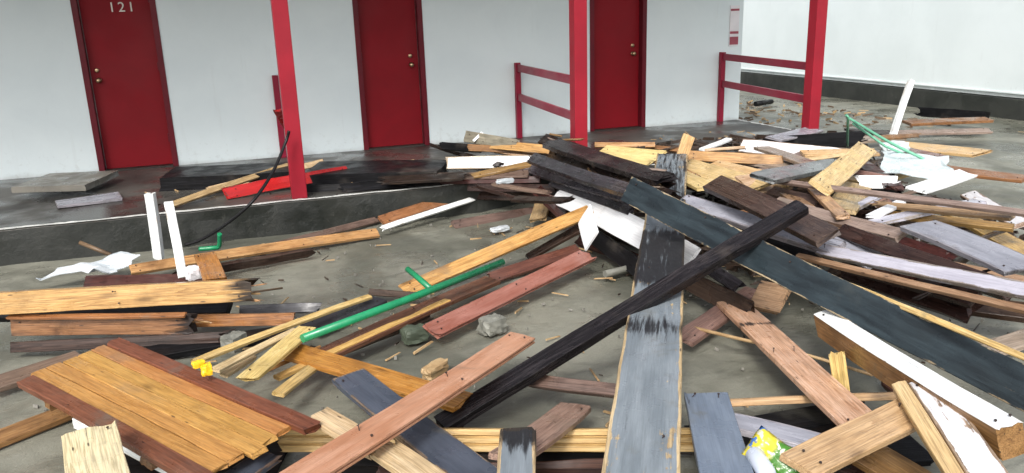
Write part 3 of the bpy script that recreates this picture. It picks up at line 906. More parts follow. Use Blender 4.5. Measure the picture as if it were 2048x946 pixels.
 ('board','tan pine board on top of the pile below the rail','board',(2.6510,7.7208,0.5819),(0.7523,0.4263,-0.2582,-0.4310),0.955,0.094,0.03,'pine',{}),
 ('board','second tan pine board under the top one below the rail','board',(2.6248,7.8396,0.5349),(0.7586,0.5337,-0.2102,-0.3090),0.920,0.074,0.03,'brownpine',{}),
 ('board','grey-green plank tilted up against the wall behind the tan pine boards','board',(2.4907,8.0160,0.6176),(0.6998,0.5066,-0.2694,-0.4256),0.739,0.122,0.03,'greygreen',{}),
 ('stick','short white stick leaning on the grey-green plank','stick',(2.3973,8.1657,0.6463),(-0.2065,-0.2400,-0.4257,0.8477),0.137,0.027,0.02,'white',{}),
 ('board','black charred board end lying left of the grey-green plank','board',(2.3774,8.7772,0.4488),(0.7329,0.5132,-0.2562,-0.3659),0.546,0.087,0.06,'blackwet',{'jagA': 0.05}),
 ('board','pale yellow plywood sheet behind the rotten brown beam','board',(3.6525,7.2427,0.4524),(0.8228,0.1340,-0.1121,-0.5407),0.759,0.429,0.02,'palesheet',{}),
 ('board','orange-brown board behind the pale yellow plywood sheet','board',(4.0026,7.8957,0.4658),(0.8754,0.4082,-0.1094,-0.2345),0.658,0.064,0.03,'pine',{}),
 ('board','pale pine stub sticking up behind the wide blue-grey plank','board',(3.8924,6.4583,0.6379),(-0.4101,-0.2446,-0.4130,0.7755),0.306,0.115,0.025,'yellowpine',{}),
 ('board','white-ended grey board on the far right pile below the corner post','board',(5.3683,6.8225,0.4494),(0.8483,0.3112,-0.1274,-0.4090),1.041,0.187,0.03,'whiteworn',{}),
 ('board','black wet board leaning at the foot of the corner post','board',(5.9890,7.2537,0.4533),(0.9613,0.2584,-0.0161,-0.0936),1.150,0.043,0.06,'blackwet',{}),
 ('board','black board edge between corner post and green rods','board',(6.0291,7.1974,0.4482),(0.7497,0.6500,-0.0890,-0.0866),0.959,0.158,0.05,'blackwet',{'jagB': 0.05}),
 ('board','lavender grey wet board sloping to the foot of the corner post','board',(5.8691,7.3933,0.5137),(0.9750,0.0853,0.0179,0.2046),0.949,0.190,0.02,'lavgrey',{}),
 ('strip','white lath lying on the walkway right of the third door','strip',(4.9573,7.5706,0.4450),(0.9708,0.0394,-0.0263,0.2352),0.575,0.079,0.025,'white',{}),
 ('strip','pale narrow board behind the long pine board on the right pile','strip',(4.7909,7.1465,0.4682),(0.8549,0.4888,-0.1064,-0.1371),0.417,0.033,0.03,'pale',{}),
 ('beam','long pine board with a dark knot across the back of the right pile','beam',(4.4347,6.4551,0.5061),(0.7777,0.4827,-0.2124,-0.3421),0.884,0.100,0.04,'pine',{}),
 ('board','wide golden pine board slanting down the right pile','board',(3.9098,5.9838,0.4630),(0.6837,0.0792,-0.1048,-0.7178),1.352,0.329,0.03,'palegold',{}),
 ('board','second wide pale pine board slanting beside the golden one on the right pile','board',(4.1973,5.8943,0.4796),(0.6984,0.0798,-0.1047,-0.7035),1.178,0.200,0.03,'palepine',{}),
 ('board','pale pinkish board end lying below the grey board on the right pile','board',(4.0475,5.4546,0.4945),(0.9736,0.2158,0.0162,0.0729),0.434,0.256,0.025,'pale',{}),
 ('board','grey-brown board slanting behind the short grey board','board',(4.8553,6.2325,0.5264),(0.6111,-0.0076,-0.0166,-0.7914),1.238,0.165,0.03,'greytan',{}),
 ('strip','short pale stick behind the short grey board','strip',(5.1316,6.0098,0.5279),(0.9062,0.4225,-0.0170,0.0074),0.540,0.037,0.025,'pale',{}),
 ('board','short grey painted board with a dark end resting on the right pile','board',(4.3639,5.3415,0.5930),(0.9643,0.0754,0.0636,0.2458),1.634,0.197,0.04,'greyboard',{}),
 ('board','thick tan board standing out diagonally on the right pile','board',(4.5402,5.0930,0.6494),(-0.3046,0.0621,-0.2519,0.9164),1.511,0.173,0.04,'tanlight',{}),
 ('board','olive tan board lying in the shade of the thick tan board','board',(4.3107,4.7569,0.4924),(-0.3571,0.0385,-0.0491,0.9320),1.089,0.214,0.03,'tan',{}),
 ('strip','long grey-brown branch-like lath crossing the right pile','strip',(4.1643,4.2399,0.6221),(0.7725,0.1642,-0.1567,-0.5930),1.870,0.049,0.025,'greytan',{}),
 ('board','tan board end pointing down the right pile below the long lath','board',(3.8923,4.5135,0.5484),(0.5104,0.0296,-0.0700,-0.8566),0.962,0.090,0.03,'tanlight',{}),
 ('board','pale greenish board slanting up behind the grey-tan board','board',(4.2419,4.5355,0.4961),(0.9752,-0.0147,-0.0190,0.2200),0.654,0.075,0.025,'lavlight',{}),
 ('board','brown board beside the pale greenish board on the right pile','board',(4.2184,4.6829,0.4755),(0.9749,-0.0163,-0.0211,0.2210),0.590,0.098,0.025,'tan',{}),
 ('board','small white board scrap slanting on the right pile','board',(4.1911,4.2631,0.5184),(0.9791,-0.0152,-0.0250,0.2012),0.468,0.082,0.02,'whitebright',{}),
 ('strip','tan splintered lath at the right edge below the long lath','strip',(4.3407,3.9400,0.5617),(0.7559,0.1234,-0.1680,-0.6206),0.896,0.061,0.025,'tan',{'jagA': 0.05}),
 ('board','triangular white board scrap in the middle of the right pile','board',(4.8172,5.0533,0.5029),(0.9476,0.1504,-0.0442,-0.2783),0.236,0.194,0.015,'whitebright',{'jagB': 0.06}),
 ('board','pinkish brown board above the triangular white scrap','board',(4.9386,5.2988,0.5139),(0.6821,0.3181,-0.2783,-0.5968),0.430,0.043,0.03,'pinkbrown',{}),
 ('board','white board scrap at the right edge below the white sheet','board',(4.9996,4.5693,0.5801),(0.9826,0.0629,0.0112,0.1742),0.852,0.157,0.02,'whitebright',{}),
 ('post','white painted pole leaning over at the right before the far wall','post',(7.8045,7.8719,0.5750),(-0.3961,-0.2471,-0.5098,0.7226),0.936,0.072,0.06,'white',{}),
 ('board','brown board lying far off at the foot of the far wall','board',(9.3559,8.5768,0.2701),(0.9912,0.0421,-0.0053,-0.1256),1.196,0.236,0.04,'brownpine',{}),
 ('board','dark wood heap scrap near the right edge before the far wall','board',(10.3644,9.4168,0.2139),(0.6294,0.5281,-0.3665,-0.4367),0.949,0.140,0.2,'blackwet',{'jagA': 0.1}),
 ('board','tan board lying on sand at the right before the far wall','board',(8.2821,7.9930,0.2703),(0.9763,0.1018,-0.0198,-0.1900),1.738,0.145,0.03,'greytan',{}),
 ('board','pale tan board behind the white sheet at the right edge','board',(7.0969,6.6451,0.3506),(0.7721,0.0208,-0.0412,-0.6339),1.039,0.326,0.03,'palepine',{}),
 ('board','brown board between the thick tan board and the white sheet','board',(5.8473,6.0791,0.4064),(-0.4296,0.0097,0.0183,0.9028),1.508,0.112,0.04,'darkbrown',{'jagB': 0.05}),
 ('board','middle rotten board with torn ends between the two topmost dark beams','board',(2.9642,6.3173,0.6365),(0.6485,0.2781,-0.2718,-0.6544),1.729,0.110,0.04,'rot',{'jagA': 0.1, 'jagB': 0.1}),
 ('board','dark grey board lying under the upper end of the strips and green pipe','board',(0.5123,4.9923,0.0500),(-0.3135,0.0096,-0.0290,0.9491),0.614,0.164,0.03,'slatedark',{}),
 ('board','grey-tan board lying flat below the white-ended grey board','board',(4.7095,6.1599,0.4751),(0.8327,0.0440,-0.0291,-0.5512),0.924,0.190,0.03,'greytan',{}),
 ('board','pale tan board under the short pale stick on the right pile','board',(5.5992,6.3801,0.4702),(0.9813,0.0869,-0.0152,-0.1713),0.721,0.171,0.03,'palepine',{}),
 ('board','dark red-brown board in the gap left of the white sheet','board',(5.1202,5.3804,0.4850),(0.5128,0.0000,0.0000,-0.8585),1.148,0.148,0.03,'darkred',{'jagB': 0.05}),
 ('board','brown board lying in the shade below the short grey board','board',(4.0246,5.0316,0.4662),(0.7344,0.1476,-0.1305,-0.6494),0.518,0.104,0.03,'brownweath',{}),
 ('board','tan board crossing under the long grey-brown lath on the right pile','board',(3.8315,4.5880,0.4650),(0.5711,0.0000,0.0000,-0.8209),1.171,0.120,0.03,'tan',{}),
 ('board','pale grey board near the right edge above the broad grey board','board',(4.4135,4.1257,0.5025),(0.9995,-0.0160,-0.0177,0.0228),0.978,0.120,0.025,'lavlight',{}),
 ('board','brown pine board near the right edge below the tan splintered lath','board',(4.4251,3.9700,0.4756),(0.8813,0.1241,-0.0636,-0.4514),0.760,0.072,0.03,'brownpine',{}),
 ('board','golden board behind the dark brown board with a grey sheen','board',(3.6068,5.8628,0.4850),(0.6505,0.0000,0.0000,-0.7595),0.722,0.199,0.03,'palegold',{}),
 ('board','pale pine board right of the pale pinkish board end','board',(4.4291,5.5258,0.4667),(0.9680,0.2396,-0.0181,-0.0731),0.462,0.086,0.03,'palepine',{}),
 ('board','orange pine board end between the black boards and golden boards','board',(3.7585,6.3723,0.4752),(0.6505,0.0590,-0.0684,-0.7541),0.834,0.111,0.03,'pine',{}),
 ('board','narrow brown board right of the third door at the back of the pile','board',(4.2807,7.7983,0.4311),(0.7755,0.3898,-0.2230,-0.4437),0.825,0.050,0.03,'brownpine',{}),
 ('board','grey weathered board in front of the leaning white pole','board',(7.1355,7.5377,0.3351),(0.9983,0.0493,-0.0016,-0.0323),0.704,0.203,0.03,'greytan',{}),
 ('board','dark board lying under the pale lavender painted board','board',(3.5357,3.4012,0.3534),(0.7510,0.2304,-0.1815,-0.5916),0.790,0.107,0.04,'darkbrown',{}),
 ('board','dark purple-black board under the huge dark blue board','board',(2.8453,4.4842,0.2466),(0.6164,0.2716,-0.2846,-0.6821),1.022,0.082,0.04,'blackgrey',{}),
 ('board','brown board pressed flat behind the black beam and wide plank','board',(3.0054,4.5176,0.3125),(0.6068,0.3496,-0.3563,-0.6186),0.533,0.046,0.03,'brownweath',{}),
 ('board','white painted board standing at the far right beyond the white sheet','board',(5.0035,4.1212,0.4660),(0.5058,0.0946,-0.1577,-0.8428),0.914,0.111,0.03,'whiteworn',{}),
 ('board','tan board under the broad grey board at the far right','board',(4.0606,3.3077,0.3303),(0.8094,0.0749,-0.0537,-0.5799),0.522,0.163,0.03,'tan',{}),
 ('board','dark brown board at the far right below the tan board','board',(3.9775,3.1062,0.2064),(0.9006,0.1718,-0.0748,-0.3922),0.415,0.136,0.04,'darkbrown',{}),
 ('board','orange brown board at the far right in front of the neighbouring wall','board',(6.4782,5.5021,0.3351),(0.8200,0.0410,-0.0285,-0.5702),0.737,0.200,0.03,'orangebrown',{}),
 ('board','brown pine board lying on the sand in the far left corner','board',(-1.1318,4.1134,0.0300),(0.9560,0.0373,0.0113,0.2909),0.485,0.128,0.03,'brownpine',{}),
 ('panel','flat black panel added as shade on the sand under the ridged pine beam','panel',(0.8351,2.9111,0.0300),(0.9836,0.0177,-0.0032,-0.1795),1.291,0.278,0.03,'blackwet',{'jagA': 0.03}),  # added black sheet, stands in for the shade below the beam
 ('panel','flat black panel added as shade on the sand under the orange wall panel end','panel',(-0.3550,3.5394,0.0200),(0.9863,0.0118,-0.0020,-0.1642),0.841,0.418,0.03,'blackwet',{'jagB': 0.03}),  # black sheet put in as the dark gap below the wall panel
 ('panel','flat black panel added as shade on the sand under the bottom right boards','panel',(2.1986,2.5798,0.0300),(0.9930,0.0117,-0.0014,-0.1176),0.944,0.424,0.03,'blackwet',{'jagB': 0.03}),  # shade under the corner boards, put in as a black sheet
 ('plank','long wet black plank sloping down from the foot of the second post','plank',(2.8776,6.1228,0.6894),(0.7304,0.0754,-0.0627,-0.6759),1.921,0.190,0.045,'black',{'jagA': 0.06, 'jagB': 0.04}),
 ('plank','lower long wet black plank sloping beside the rotten dark beam','plank',(2.5954,5.9054,0.6227),(0.7000,0.1578,-0.1728,-0.6747),2.072,0.120,0.045,'blackgrey',{'jagA': 0.05, 'jagB': 0.03}),
 ('board','low wet black board along the walkway edge right of the front post','board',(1.3576,7.6049,0.3255),(0.9420,0.3315,-0.0175,-0.0497),0.923,0.112,0.05,'blackwet',{'jagA': 0.05, 'jagB': 0.04}),
 ('board','charred board lying along the walkway edge left of the white painted board','board',(1.6331,7.4646,0.3951),(0.9928,0.0504,-0.0055,-0.1083),0.755,0.198,0.03,'rot',{'jagA': 0.06, 'jagB': 0.06}),
 ('board','short tan splintered board beside the top of the wide blue-grey plank','board',(4.3412,6.7188,0.3888),(0.7607,0.5853,0.1922,0.2046),1.073,0.041,0.035,'tan',{'jagA': 0.01, 'jagB': 0.08}),
 ('board','short dark brown splintered board among the golden boards','board',(4.2290,6.1748,0.4490),(0.9596,0.0404,0.0029,-0.2783),0.512,0.096,0.02,'darkbrown',{'jagA': 0.01, 'jagB': 0.08}),
 ('board','short grey splintered board just behind the short grey painted board','board',(5.0109,6.4284,0.4448),(0.9690,-0.0075,-0.0128,0.2468),1.099,0.100,0.025,'greytan',{'jagA': 0.06, 'jagB': 0.05}),
 ('board','short white flaked board right of the white-ended grey board','board',(5.7041,7.4037,0.3435),(0.6784,0.0163,-0.0549,-0.7325),0.954,0.178,0.02,'whiteworn',{'jagA': 0.03, 'jagB': 0.02}),
 ('board','short dark splintered board in front of the corner post foot','board',(6.2670,7.4701,0.3587),(0.7249,0.6822,0.0955,0.0002),0.670,0.043,0.02,'blackgrey',{'jagA': 0.01, 'jagB': 0.02}),
 ('board','short brown splintered board against the thick tan board','board',(4.7961,5.8613,0.4150),(0.8651,0.4998,-0.0324,0.0269),0.633,0.045,0.035,'brownpine',{'jagA': 0.01, 'jagB': 0.02}),
 ('board','short black splintered board left of the long grey-brown lath','board',(4.3812,5.5160,0.3773),(0.8647,0.4963,0.0499,-0.0587),0.490,0.033,0.025,'darkbrown',{'jagA': 0.03, 'jagB': 0.05}),
 ('board','short tan splintered board crossing the olive tan board','board',(5.1086,5.7736,0.3614),(0.7527,0.0290,-0.1216,-0.6464),0.459,0.108,0.035,'tanlight',{'jagA': 0.03, 'jagB': 0.02}),
 ('board','short pinkish splintered board right of the olive tan board','board',(4.7316,5.0302,0.3558),(0.8869,0.2506,-0.1363,-0.3634),0.365,0.052,0.035,'pinkbrown',{'jagA': 0.01, 'jagB': 0.02}),
 ('board','short grey splintered board under the slanting white scrap','board',(4.8584,4.9936,0.3779),(-0.4259,-0.5453,0.6087,0.3883),0.552,0.047,0.02,'lavgrey',{'jagA': 0.01, 'jagB': 0.02}),
 ('board','short brown splintered board below the white scrap at the right edge','board',(5.0113,4.9782,0.3765),(0.8556,0.4984,0.0446,0.1324),0.660,0.037,0.035,'brownweath',{'jagA': 0.01, 'jagB': 0.05}),
 ('board','short tan splintered board over the broad grey board','board',(4.7140,4.5108,0.3357),(0.6908,0.2348,-0.1360,-0.6702),0.242,0.043,0.035,'tan',{'jagA': 0.01, 'jagB': 0.02}),
 ('board','short dark red splintered board over the grey-tan board','board',(3.9452,4.2813,0.4275),(0.5820,0.8032,0.1055,0.0699),0.322,0.044,0.02,'darkred',{'jagA': 0.03, 'jagB': 0.08}),
 ('board','short black splintered board under the dark brown sheen board','board',(3.9163,5.4182,0.3549),(0.3459,0.9282,0.1360,0.0179),0.532,0.063,0.02,'rot',{'jagA': 0.06, 'jagB': 0.08}),
 ('board','short brown splintered board between the grey boards and the huge blue board','board',(3.4498,5.0457,0.3954),(0.7574,0.3952,-0.3103,-0.4171),0.326,0.041,0.02,'brownpine',{'jagA': 0.03, 'jagB': 0.02}),
 ('board','short dark splintered board under the white sheet corner','board',(5.8269,6.2175,0.3964),(0.5288,0.0907,-0.1965,-0.8207),1.185,0.056,0.035,'rot',{'jagA': 0.06, 'jagB': 0.05}),
 ('board','short tan splintered board touching the lower corner of the white sheet','board',(5.5730,5.6312,0.3571),(0.9936,0.0688,-0.0279,0.0854),0.643,0.066,0.025,'palepine',{'jagA': 0.06, 'jagB': 0.02}),
 ('board','short reddish splintered board left of the dark gap by the white sheet','board',(5.6598,6.4336,0.3852),(-0.3848,-0.3923,0.6407,0.5362),1.267,0.042,0.02,'redbrown',{'jagA': 0.01, 'jagB': 0.02}),
 ('board','short brown splintered board right of the leaning white pole','board',(7.1255,7.1580,0.4187),(0.8541,0.4831,0.1328,0.1396),0.931,0.050,0.025,'brownpine',{'jagA': 0.01, 'jagB': 0.05}),
 ('board','short dark splintered board on the sand behind the green rods','board',(7.3682,7.8783,0.3583),(0.9961,0.0652,0.0524,-0.0283),0.618,0.213,0.025,'rot',{'jagA': 0.01, 'jagB': 0.08}),
 ('board','short pinkish splintered board beyond the white sheet','board',(6.6024,6.4198,0.3984),(0.5927,0.0137,-0.0601,-0.8031),0.996,0.128,0.02,'pinkbrown',{'jagA': 0.03, 'jagB': 0.05}),
 ('board','short brown splintered board at the far right over the tan pine board','board',(4.9670,4.3252,0.4321),(0.6952,0.4689,-0.1897,-0.5108),0.248,0.032,0.035,'brownweath',{'jagA': 0.03, 'jagB': 0.08}),
 ('board','short dark splintered board at the far right beside the broad grey board','board',(4.4312,3.6586,0.4443),(0.7525,0.6264,0.1548,0.1319),0.605,0.024,0.035,'darkbrown',{'jagA': 0.03, 'jagB': 0.08}),
 ('board','short black splintered board at the far right under the tan strip','board',(3.5587,3.1186,0.4214),(0.8906,0.2357,-0.3094,-0.2358),0.212,0.026,0.035,'rot',{'jagA': 0.06, 'jagB': 0.08}),
 ('board','short dark red splintered board right of the flat light blue-grey board','board',(3.6045,3.3634,0.3724),(0.9753,0.1350,0.1248,-0.1222),0.216,0.061,0.035,'darkred',{'jagA': 0.03, 'jagB': 0.02}),
 ('board','short dark splintered board left of the splintered white painted board','board',(2.4113,8.3079,0.3955),(0.6969,0.1720,-0.2082,-0.6644),1.549,0.065,0.02,'rot',{'jagA': 0.06, 'jagB': 0.08}),
 ('board','short brown splintered board behind the splintered white painted board','board',(2.7944,8.4775,0.3987),(0.8168,0.4991,-0.0674,-0.2813),0.503,0.047,0.035,'brownpine',{'jagA': 0.03, 'jagB': 0.02}),
 ('board','short dark red splintered board right of the white painted board','board',(2.6486,7.3575,0.3938),(0.9949,0.0342,0.0047,-0.0950),0.554,0.181,0.025,'darkred',{'jagA': 0.03, 'jagB': 0.05}),
 ('board','short black splintered board at the left end of the black weathered board','board',(2.8678,7.3987,0.3148),(0.9868,0.1085,0.0556,0.1068),0.756,0.106,0.035,'rot',{'jagA': 0.01, 'jagB': 0.05}),
 ('board','short brown splintered board over the dark brown board stack edge','board',(2.2918,6.5794,0.4030),(0.7173,0.3966,-0.3050,-0.4850),0.754,0.042,0.02,'brownweath',{'jagA': 0.03, 'jagB': 0.05}),
 ('board','short black splintered board above the dark red-brown sliding board','board',(2.2796,6.0383,0.4141),(0.8086,0.0322,-0.1118,-0.5767),0.681,0.112,0.025,'rot',{'jagA': 0.01, 'jagB': 0.05}),
 ('board','short dark splintered board at the right end of the white trim strip','board',(2.1568,6.7106,0.3415),(0.5749,0.5464,-0.4223,-0.4389),0.765,0.031,0.025,'darkbrown',{'jagA': 0.06, 'jagB': 0.08}),
 ('board','short tan splintered board on the rotten dark beam','board',(3.2554,7.8638,0.3788),(0.9943,0.0743,0.0745,0.0151),0.403,0.193,0.035,'tan',{'jagA': 0.06, 'jagB': 0.08}),
 ('board','short black splintered board on the middle of the rotten dark beam','board',(3.3190,7.2507,0.3898),(0.2423,0.7650,-0.5924,-0.0712),0.499,0.075,0.035,'rot',{'jagA': 0.06, 'jagB': 0.02}),
 ('board','short dark red splintered board near the pale yellow plywood','board',(3.7077,7.4760,0.3325),(0.9960,0.0820,0.0149,-0.0334),0.611,0.134,0.025,'darkred',{'jagA': 0.06, 'jagB': 0.08}),
 ('board','short black splintered board at the left of the wide plank top','board',(3.6094,6.9344,0.3534),(0.3801,0.9094,0.1689,0.0028),0.505,0.060,0.02,'rot',{'jagA': 0.03, 'jagB': 0.08}),
 ('board','short black splintered board in front of the middle door frame','board',(2.3231,9.0129,0.3652),(0.7319,0.4167,-0.2055,-0.4986),0.803,0.037,0.035,'rot',{'jagA': 0.03, 'jagB': 0.02}),
 ('board','black board added to darken the gap between the two pine beams of the left stack','board',(-0.9010,5.4098,0.1445),(0.9471,0.2688,-0.0479,-0.1689),1.506,0.114,0.06,'blackwet',{}),  # filler board, black so that the gap between the beams looks shaded
 ('board','flat reddish lath on top of the brown pine beam in the left stack','board',(-0.9401,5.0588,0.2377),(0.9749,0.1174,-0.0226,-0.1877),1.089,0.042,0.015,'redwood',{}),
 ('board','dark filler board crushed under the white panel and black boards','board',(2.7290,6.1010,0.1492),(0.6695,0.3702,-0.3188,-0.5595),1.590,0.118,0.04,'darkbrown',{'jagA': 0.06, 'jagB': 0.06, 'fill': 1}),
 ('board','black filler board end under the broken white panel beside the wide plank','board',(2.6335,5.2816,0.1076),(0.5758,0.3992,-0.3804,-0.6036),1.139,0.130,0.04,'blackwet',{'jagA': 0.06, 'jagB': 0.06, 'fill': 1}),
 ('board','dark red filler board low under the hanging small white board','board',(2.6691,5.5076,0.0666),(0.7400,0.1945,-0.1793,-0.6183),0.805,0.103,0.04,'darkred',{'jagA': 0.06, 'jagB': 0.06, 'fill': 1}),
 ('board','dark brown filler board on sand behind the black diagonal beam','board',(2.7477,4.3953,0.1417),(0.5912,0.3907,-0.3986,-0.5821),1.220,0.131,0.04,'darkbrown',{'jagA': 0.06, 'jagB': 0.06, 'fill': 1}),
 ('board','black filler board deep under the light grey weathered board','board',(3.3313,4.5863,0.3385),(0.6229,0.3240,-0.3286,-0.6317),1.177,0.122,0.04,'blackwet',{'jagA': 0.06, 'jagB': 0.06, 'fill': 1}),
 ('board','dark red filler board under the short grey painted board','board',(4.1681,5.2330,0.3121),(0.6881,0.0845,-0.1227,-0.7102),1.024,0.301,0.04,'darkred',{'jagA': 0.06, 'jagB': 0.06, 'fill': 1}),
 ('board','dark brown filler board under the tan board end and long lath','board',(4.3670,4.9945,0.3086),(0.7215,0.1201,-0.1335,-0.6687),0.936,0.214,0.04,'darkbrown',{'jagA': 0.06, 'jagB': 0.06, 'fill': 1}),
 ('board','black filler board below the triangular white scrap','board',(5.3730,5.8817,0.3189),(0.5441,0.1498,-0.2445,-0.7885),1.675,0.144,0.04,'blackwet',{'jagA': 0.06, 'jagB': 0.06, 'fill': 1}),
 ('board','dark red filler board deep under the broad grey board','board',(4.2681,4.3089,0.2414),(0.6733,0.1856,-0.2047,-0.6858),0.948,0.195,0.04,'darkred',{'jagA': 0.06, 'jagB': 0.06, 'fill': 1}),
 ('board','dark brown filler board in the gap above the huge dark blue board','board',(3.6433,3.5231,0.2463),(0.6625,0.2992,-0.2965,-0.6194),0.901,0.133,0.04,'darkbrown',{'jagA': 0.06, 'jagB': 0.06, 'fill': 1}),
 ('board','black filler board on sand behind the lavender grey board','board',(2.2979,2.7478,0.0350),(0.9985,0.0327,-0.0014,-0.0438),0.664,0.153,0.04,'blackwet',{'jagA': 0.06, 'jagB': 0.06, 'fill': 1}),
 ('board','dark red filler board below the ridged pine beam','board',(0.8878,2.8522,0.0536),(0.8792,0.4533,-0.0584,-0.1346),1.034,0.061,0.04,'darkred',{'jagA': 0.06, 'jagB': 0.06, 'fill': 1}),
 ('board','dark brown filler board lowest at the bottom edge under the ridged pine beam','board',(1.0749,2.6505,0.0800),(0.9819,0.0000,-0.0000,-0.1896),0.514,0.109,0.04,'darkbrown',{'jagA': 0.06, 'jagB': 0.06, 'fill': 1}),
 ('board','black filler board under the left strips beside the beam stack','board',(-0.2763,4.8427,0.0350),(0.9995,0.0301,0.0004,0.0135),0.755,0.166,0.04,'blackwet',{'jagA': 0.06, 'jagB': 0.06, 'fill': 1}),
 ('board','dark red filler board behind the thick orange beam','board',(-0.7749,6.2853,0.0494),(0.9284,0.3260,-0.0591,-0.1683),0.919,0.112,0.04,'darkred',{'jagA': 0.06, 'jagB': 0.06, 'fill': 1}),
 ('board','dark brown filler board in the shadow of the long pine board by the curb','board',(-0.0665,6.4163,0.0624),(0.5609,0.8170,0.1158,0.0675),1.020,0.075,0.04,'darkbrown',{'jagA': 0.06, 'jagB': 0.06, 'fill': 1}),
 ('board','black filler board behind the top of the wide blue-grey plank','board',(3.6440,6.6724,0.3716),(0.8434,0.0558,-0.0690,-0.5299),0.875,0.403,0.04,'blackwet',{'jagA': 0.06, 'jagB': 0.06, 'fill': 1}),
 ('board','dark red filler board under the long knotty pine board','board',(4.1629,6.2135,0.3675),(0.8985,0.0292,-0.0271,-0.4371),0.866,0.594,0.04,'darkred',{'jagA': 0.06, 'jagB': 0.06, 'fill': 1}),
 ('board','dark brown filler board under the white-ended grey board','board',(5.4039,6.5349,0.3431),(0.8707,0.0509,-0.0426,-0.4872),0.811,0.415,0.04,'darkbrown',{'jagA': 0.06, 'jagB': 0.06, 'fill': 1}),
 ('board','black filler board under the splintered white painted board','board',(2.6091,7.8890,0.2967),(0.9305,0.0585,-0.0470,-0.3585),0.878,0.330,0.04,'blackwet',{'jagA': 0.06, 'jagB': 0.06, 'fill': 1}),
 ('board','dark red filler board under the white faced board at lower right','board',(2.8953,2.5799,0.0716),(0.5768,0.1185,-0.1627,-0.7917),0.601,0.152,0.04,'darkred',{'jagA': 0.06, 'jagB': 0.06, 'fill': 1}),
 ('board','dark brown filler board under the wide tan plywood board','board',(2.2949,2.3273,0.0202),(0.8332,0.0610,-0.0401,-0.5481),0.444,0.137,0.04,'darkbrown',{'jagA': 0.06, 'jagB': 0.06, 'fill': 1}),
 ('board','grey weathered board lying on sand beyond the right edge pile','board',(3.8697,2.9615,0.0868),(0.9969,0.0655,-0.0096,0.0421),0.811,0.128,0.03,'greytan',{}),
 ('board','tan pine board lying on sand at the far right of the wreckage','board',(5.0130,4.0767,0.2751),(0.5419,0.0351,-0.0543,-0.8379),1.324,0.155,0.03,'pine',{}),
 ('board','brown weathered board lying on sand left of the orange panel','board',(-1.2380,4.7695,0.0551),(0.9615,0.0651,0.0181,0.2665),0.494,0.148,0.03,'brownweath',{}),
]
GROUP = 'loose boards scattered in the wreckage'
BOARDS = []
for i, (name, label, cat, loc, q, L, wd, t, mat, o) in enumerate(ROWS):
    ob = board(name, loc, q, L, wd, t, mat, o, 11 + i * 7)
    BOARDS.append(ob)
    tag(ob, label, cat, 'dark filler boards added to shade the gaps in the wreckage' if o.get('fill') else GROUP)  # fill boards are added, coloured dark to stand in for shade between boards

rs = random.Random(9)
for ob in [q for q in col.objects if q.get('label', '').startswith(('rotten dark brown', 'splintered black board', 'middle rotten'))]:
    bb = [Vector(c_) for c_ in ob.bound_box]
    hx, hy, hz = bb[6].x, bb[6].y, bb[6].z
    for k in range(11):
        a = Vector((rs.uniform(-.9, .8) * hx, rs.uniform(-.8, .8) * hy, hz + rs.uniform(.0, .012)))
        d_ = Vector((rs.uniform(.15, .45), rs.uniform(-.06, .06), rs.uniform(-.005, .05)))
        pm = rs.choice(['brownpine', 'tan', 'rot', 'rot', 'darkred', 'greytan'])
        q = d_.to_track_quat('X', 'Z')
        board('splinter', a + d_ / 2, q, d_.length, rs.uniform(.008, .022), rs.uniform(.006, .014), pm, {'jagA': .03, 'jagB': .05}, 300 + k, ob)

# fibres torn out of the broken ends, and nail heads left in the boards
for ob, row in zip(list(BOARDS), ROWS):
    o, L, wd, t, mat = row[9], row[5], row[6], row[7], row[8]
    for key, s_ in (('jagA', -1), ('jagB', 1)):
        if o.get(key, 0) >= .05 and not o.get('fill'):
            for k in range(3):
                ln = rs.uniform(.05, .13)
                a = Vector((s_ * (L / 2 - .03), rs.uniform(-.4, .4) * wd, rs.uniform(-.3, .4) * t))
                d_ = Vector((s_ * ln, rs.uniform(-.02, .02), rs.uniform(-.015, .02)))
                board('splinter', a + d_ / 2, d_.to_track_quat('X', 'Z'), ln, rs.uniform(.006, .016), rs.uniform(.004, .010), mat, {'jagA': .004, 'jagB': .03}, 500 + k, ob)
nailbm = bmesh.new()
bmesh.ops.create_cone(nailbm, cap_ends=True, segments=8, radius1=.0055, radius2=.005, depth=.004)
bmesh.ops.create_cone(nailbm, cap_ends=True, segments=6, radius1=.002, radius2=.002, depth=.03, matrix=Matrix.Translation((0, 0, -.016)))
nailme = bpy.data.meshes.new('nail')
nailbm.to_mesh(nailme)
nailbm.free()
nailme.materials.append(MATS['rust'])
for ob, row in zip(list(BOARDS), ROWS):
    L, wd, t, mat = row[5], row[6], row[7], row[8]
    if wd < .09 or L < .6 or row[9].get('fill') or mat in ('blackwet', 'rot', 'whitebright', 'stone', 'black') or row[9].get('ridged'):
        continue
    for k in range(max(2, int(L / .5))):
        xk = -L / 2 + .06 + (L - .12) * k / max(1, int(L / .5) - 1)
        for yk in (-.28, .28):
            if rs.random() < .7 and abs(xk) < L / 2:
                nl = bpy.data.objects.new('nail', nailme)
                col.objects.link(nl)
                nl.parent = ob
                up_ = rs.choice([0, 0, 0, 0, 0, 0, 0, .012])
                nl.location = (xk + rs.uniform(-.02, .02), yk * wd + rs.uniform(-.01, .01), t / 2 + .002 + up_ + .004)
                nl.rotation_euler = (rs.uniform(-.5, .5) * (up_ > 0), rs.uniform(-.5, .5) * (up_ > 0), 0)

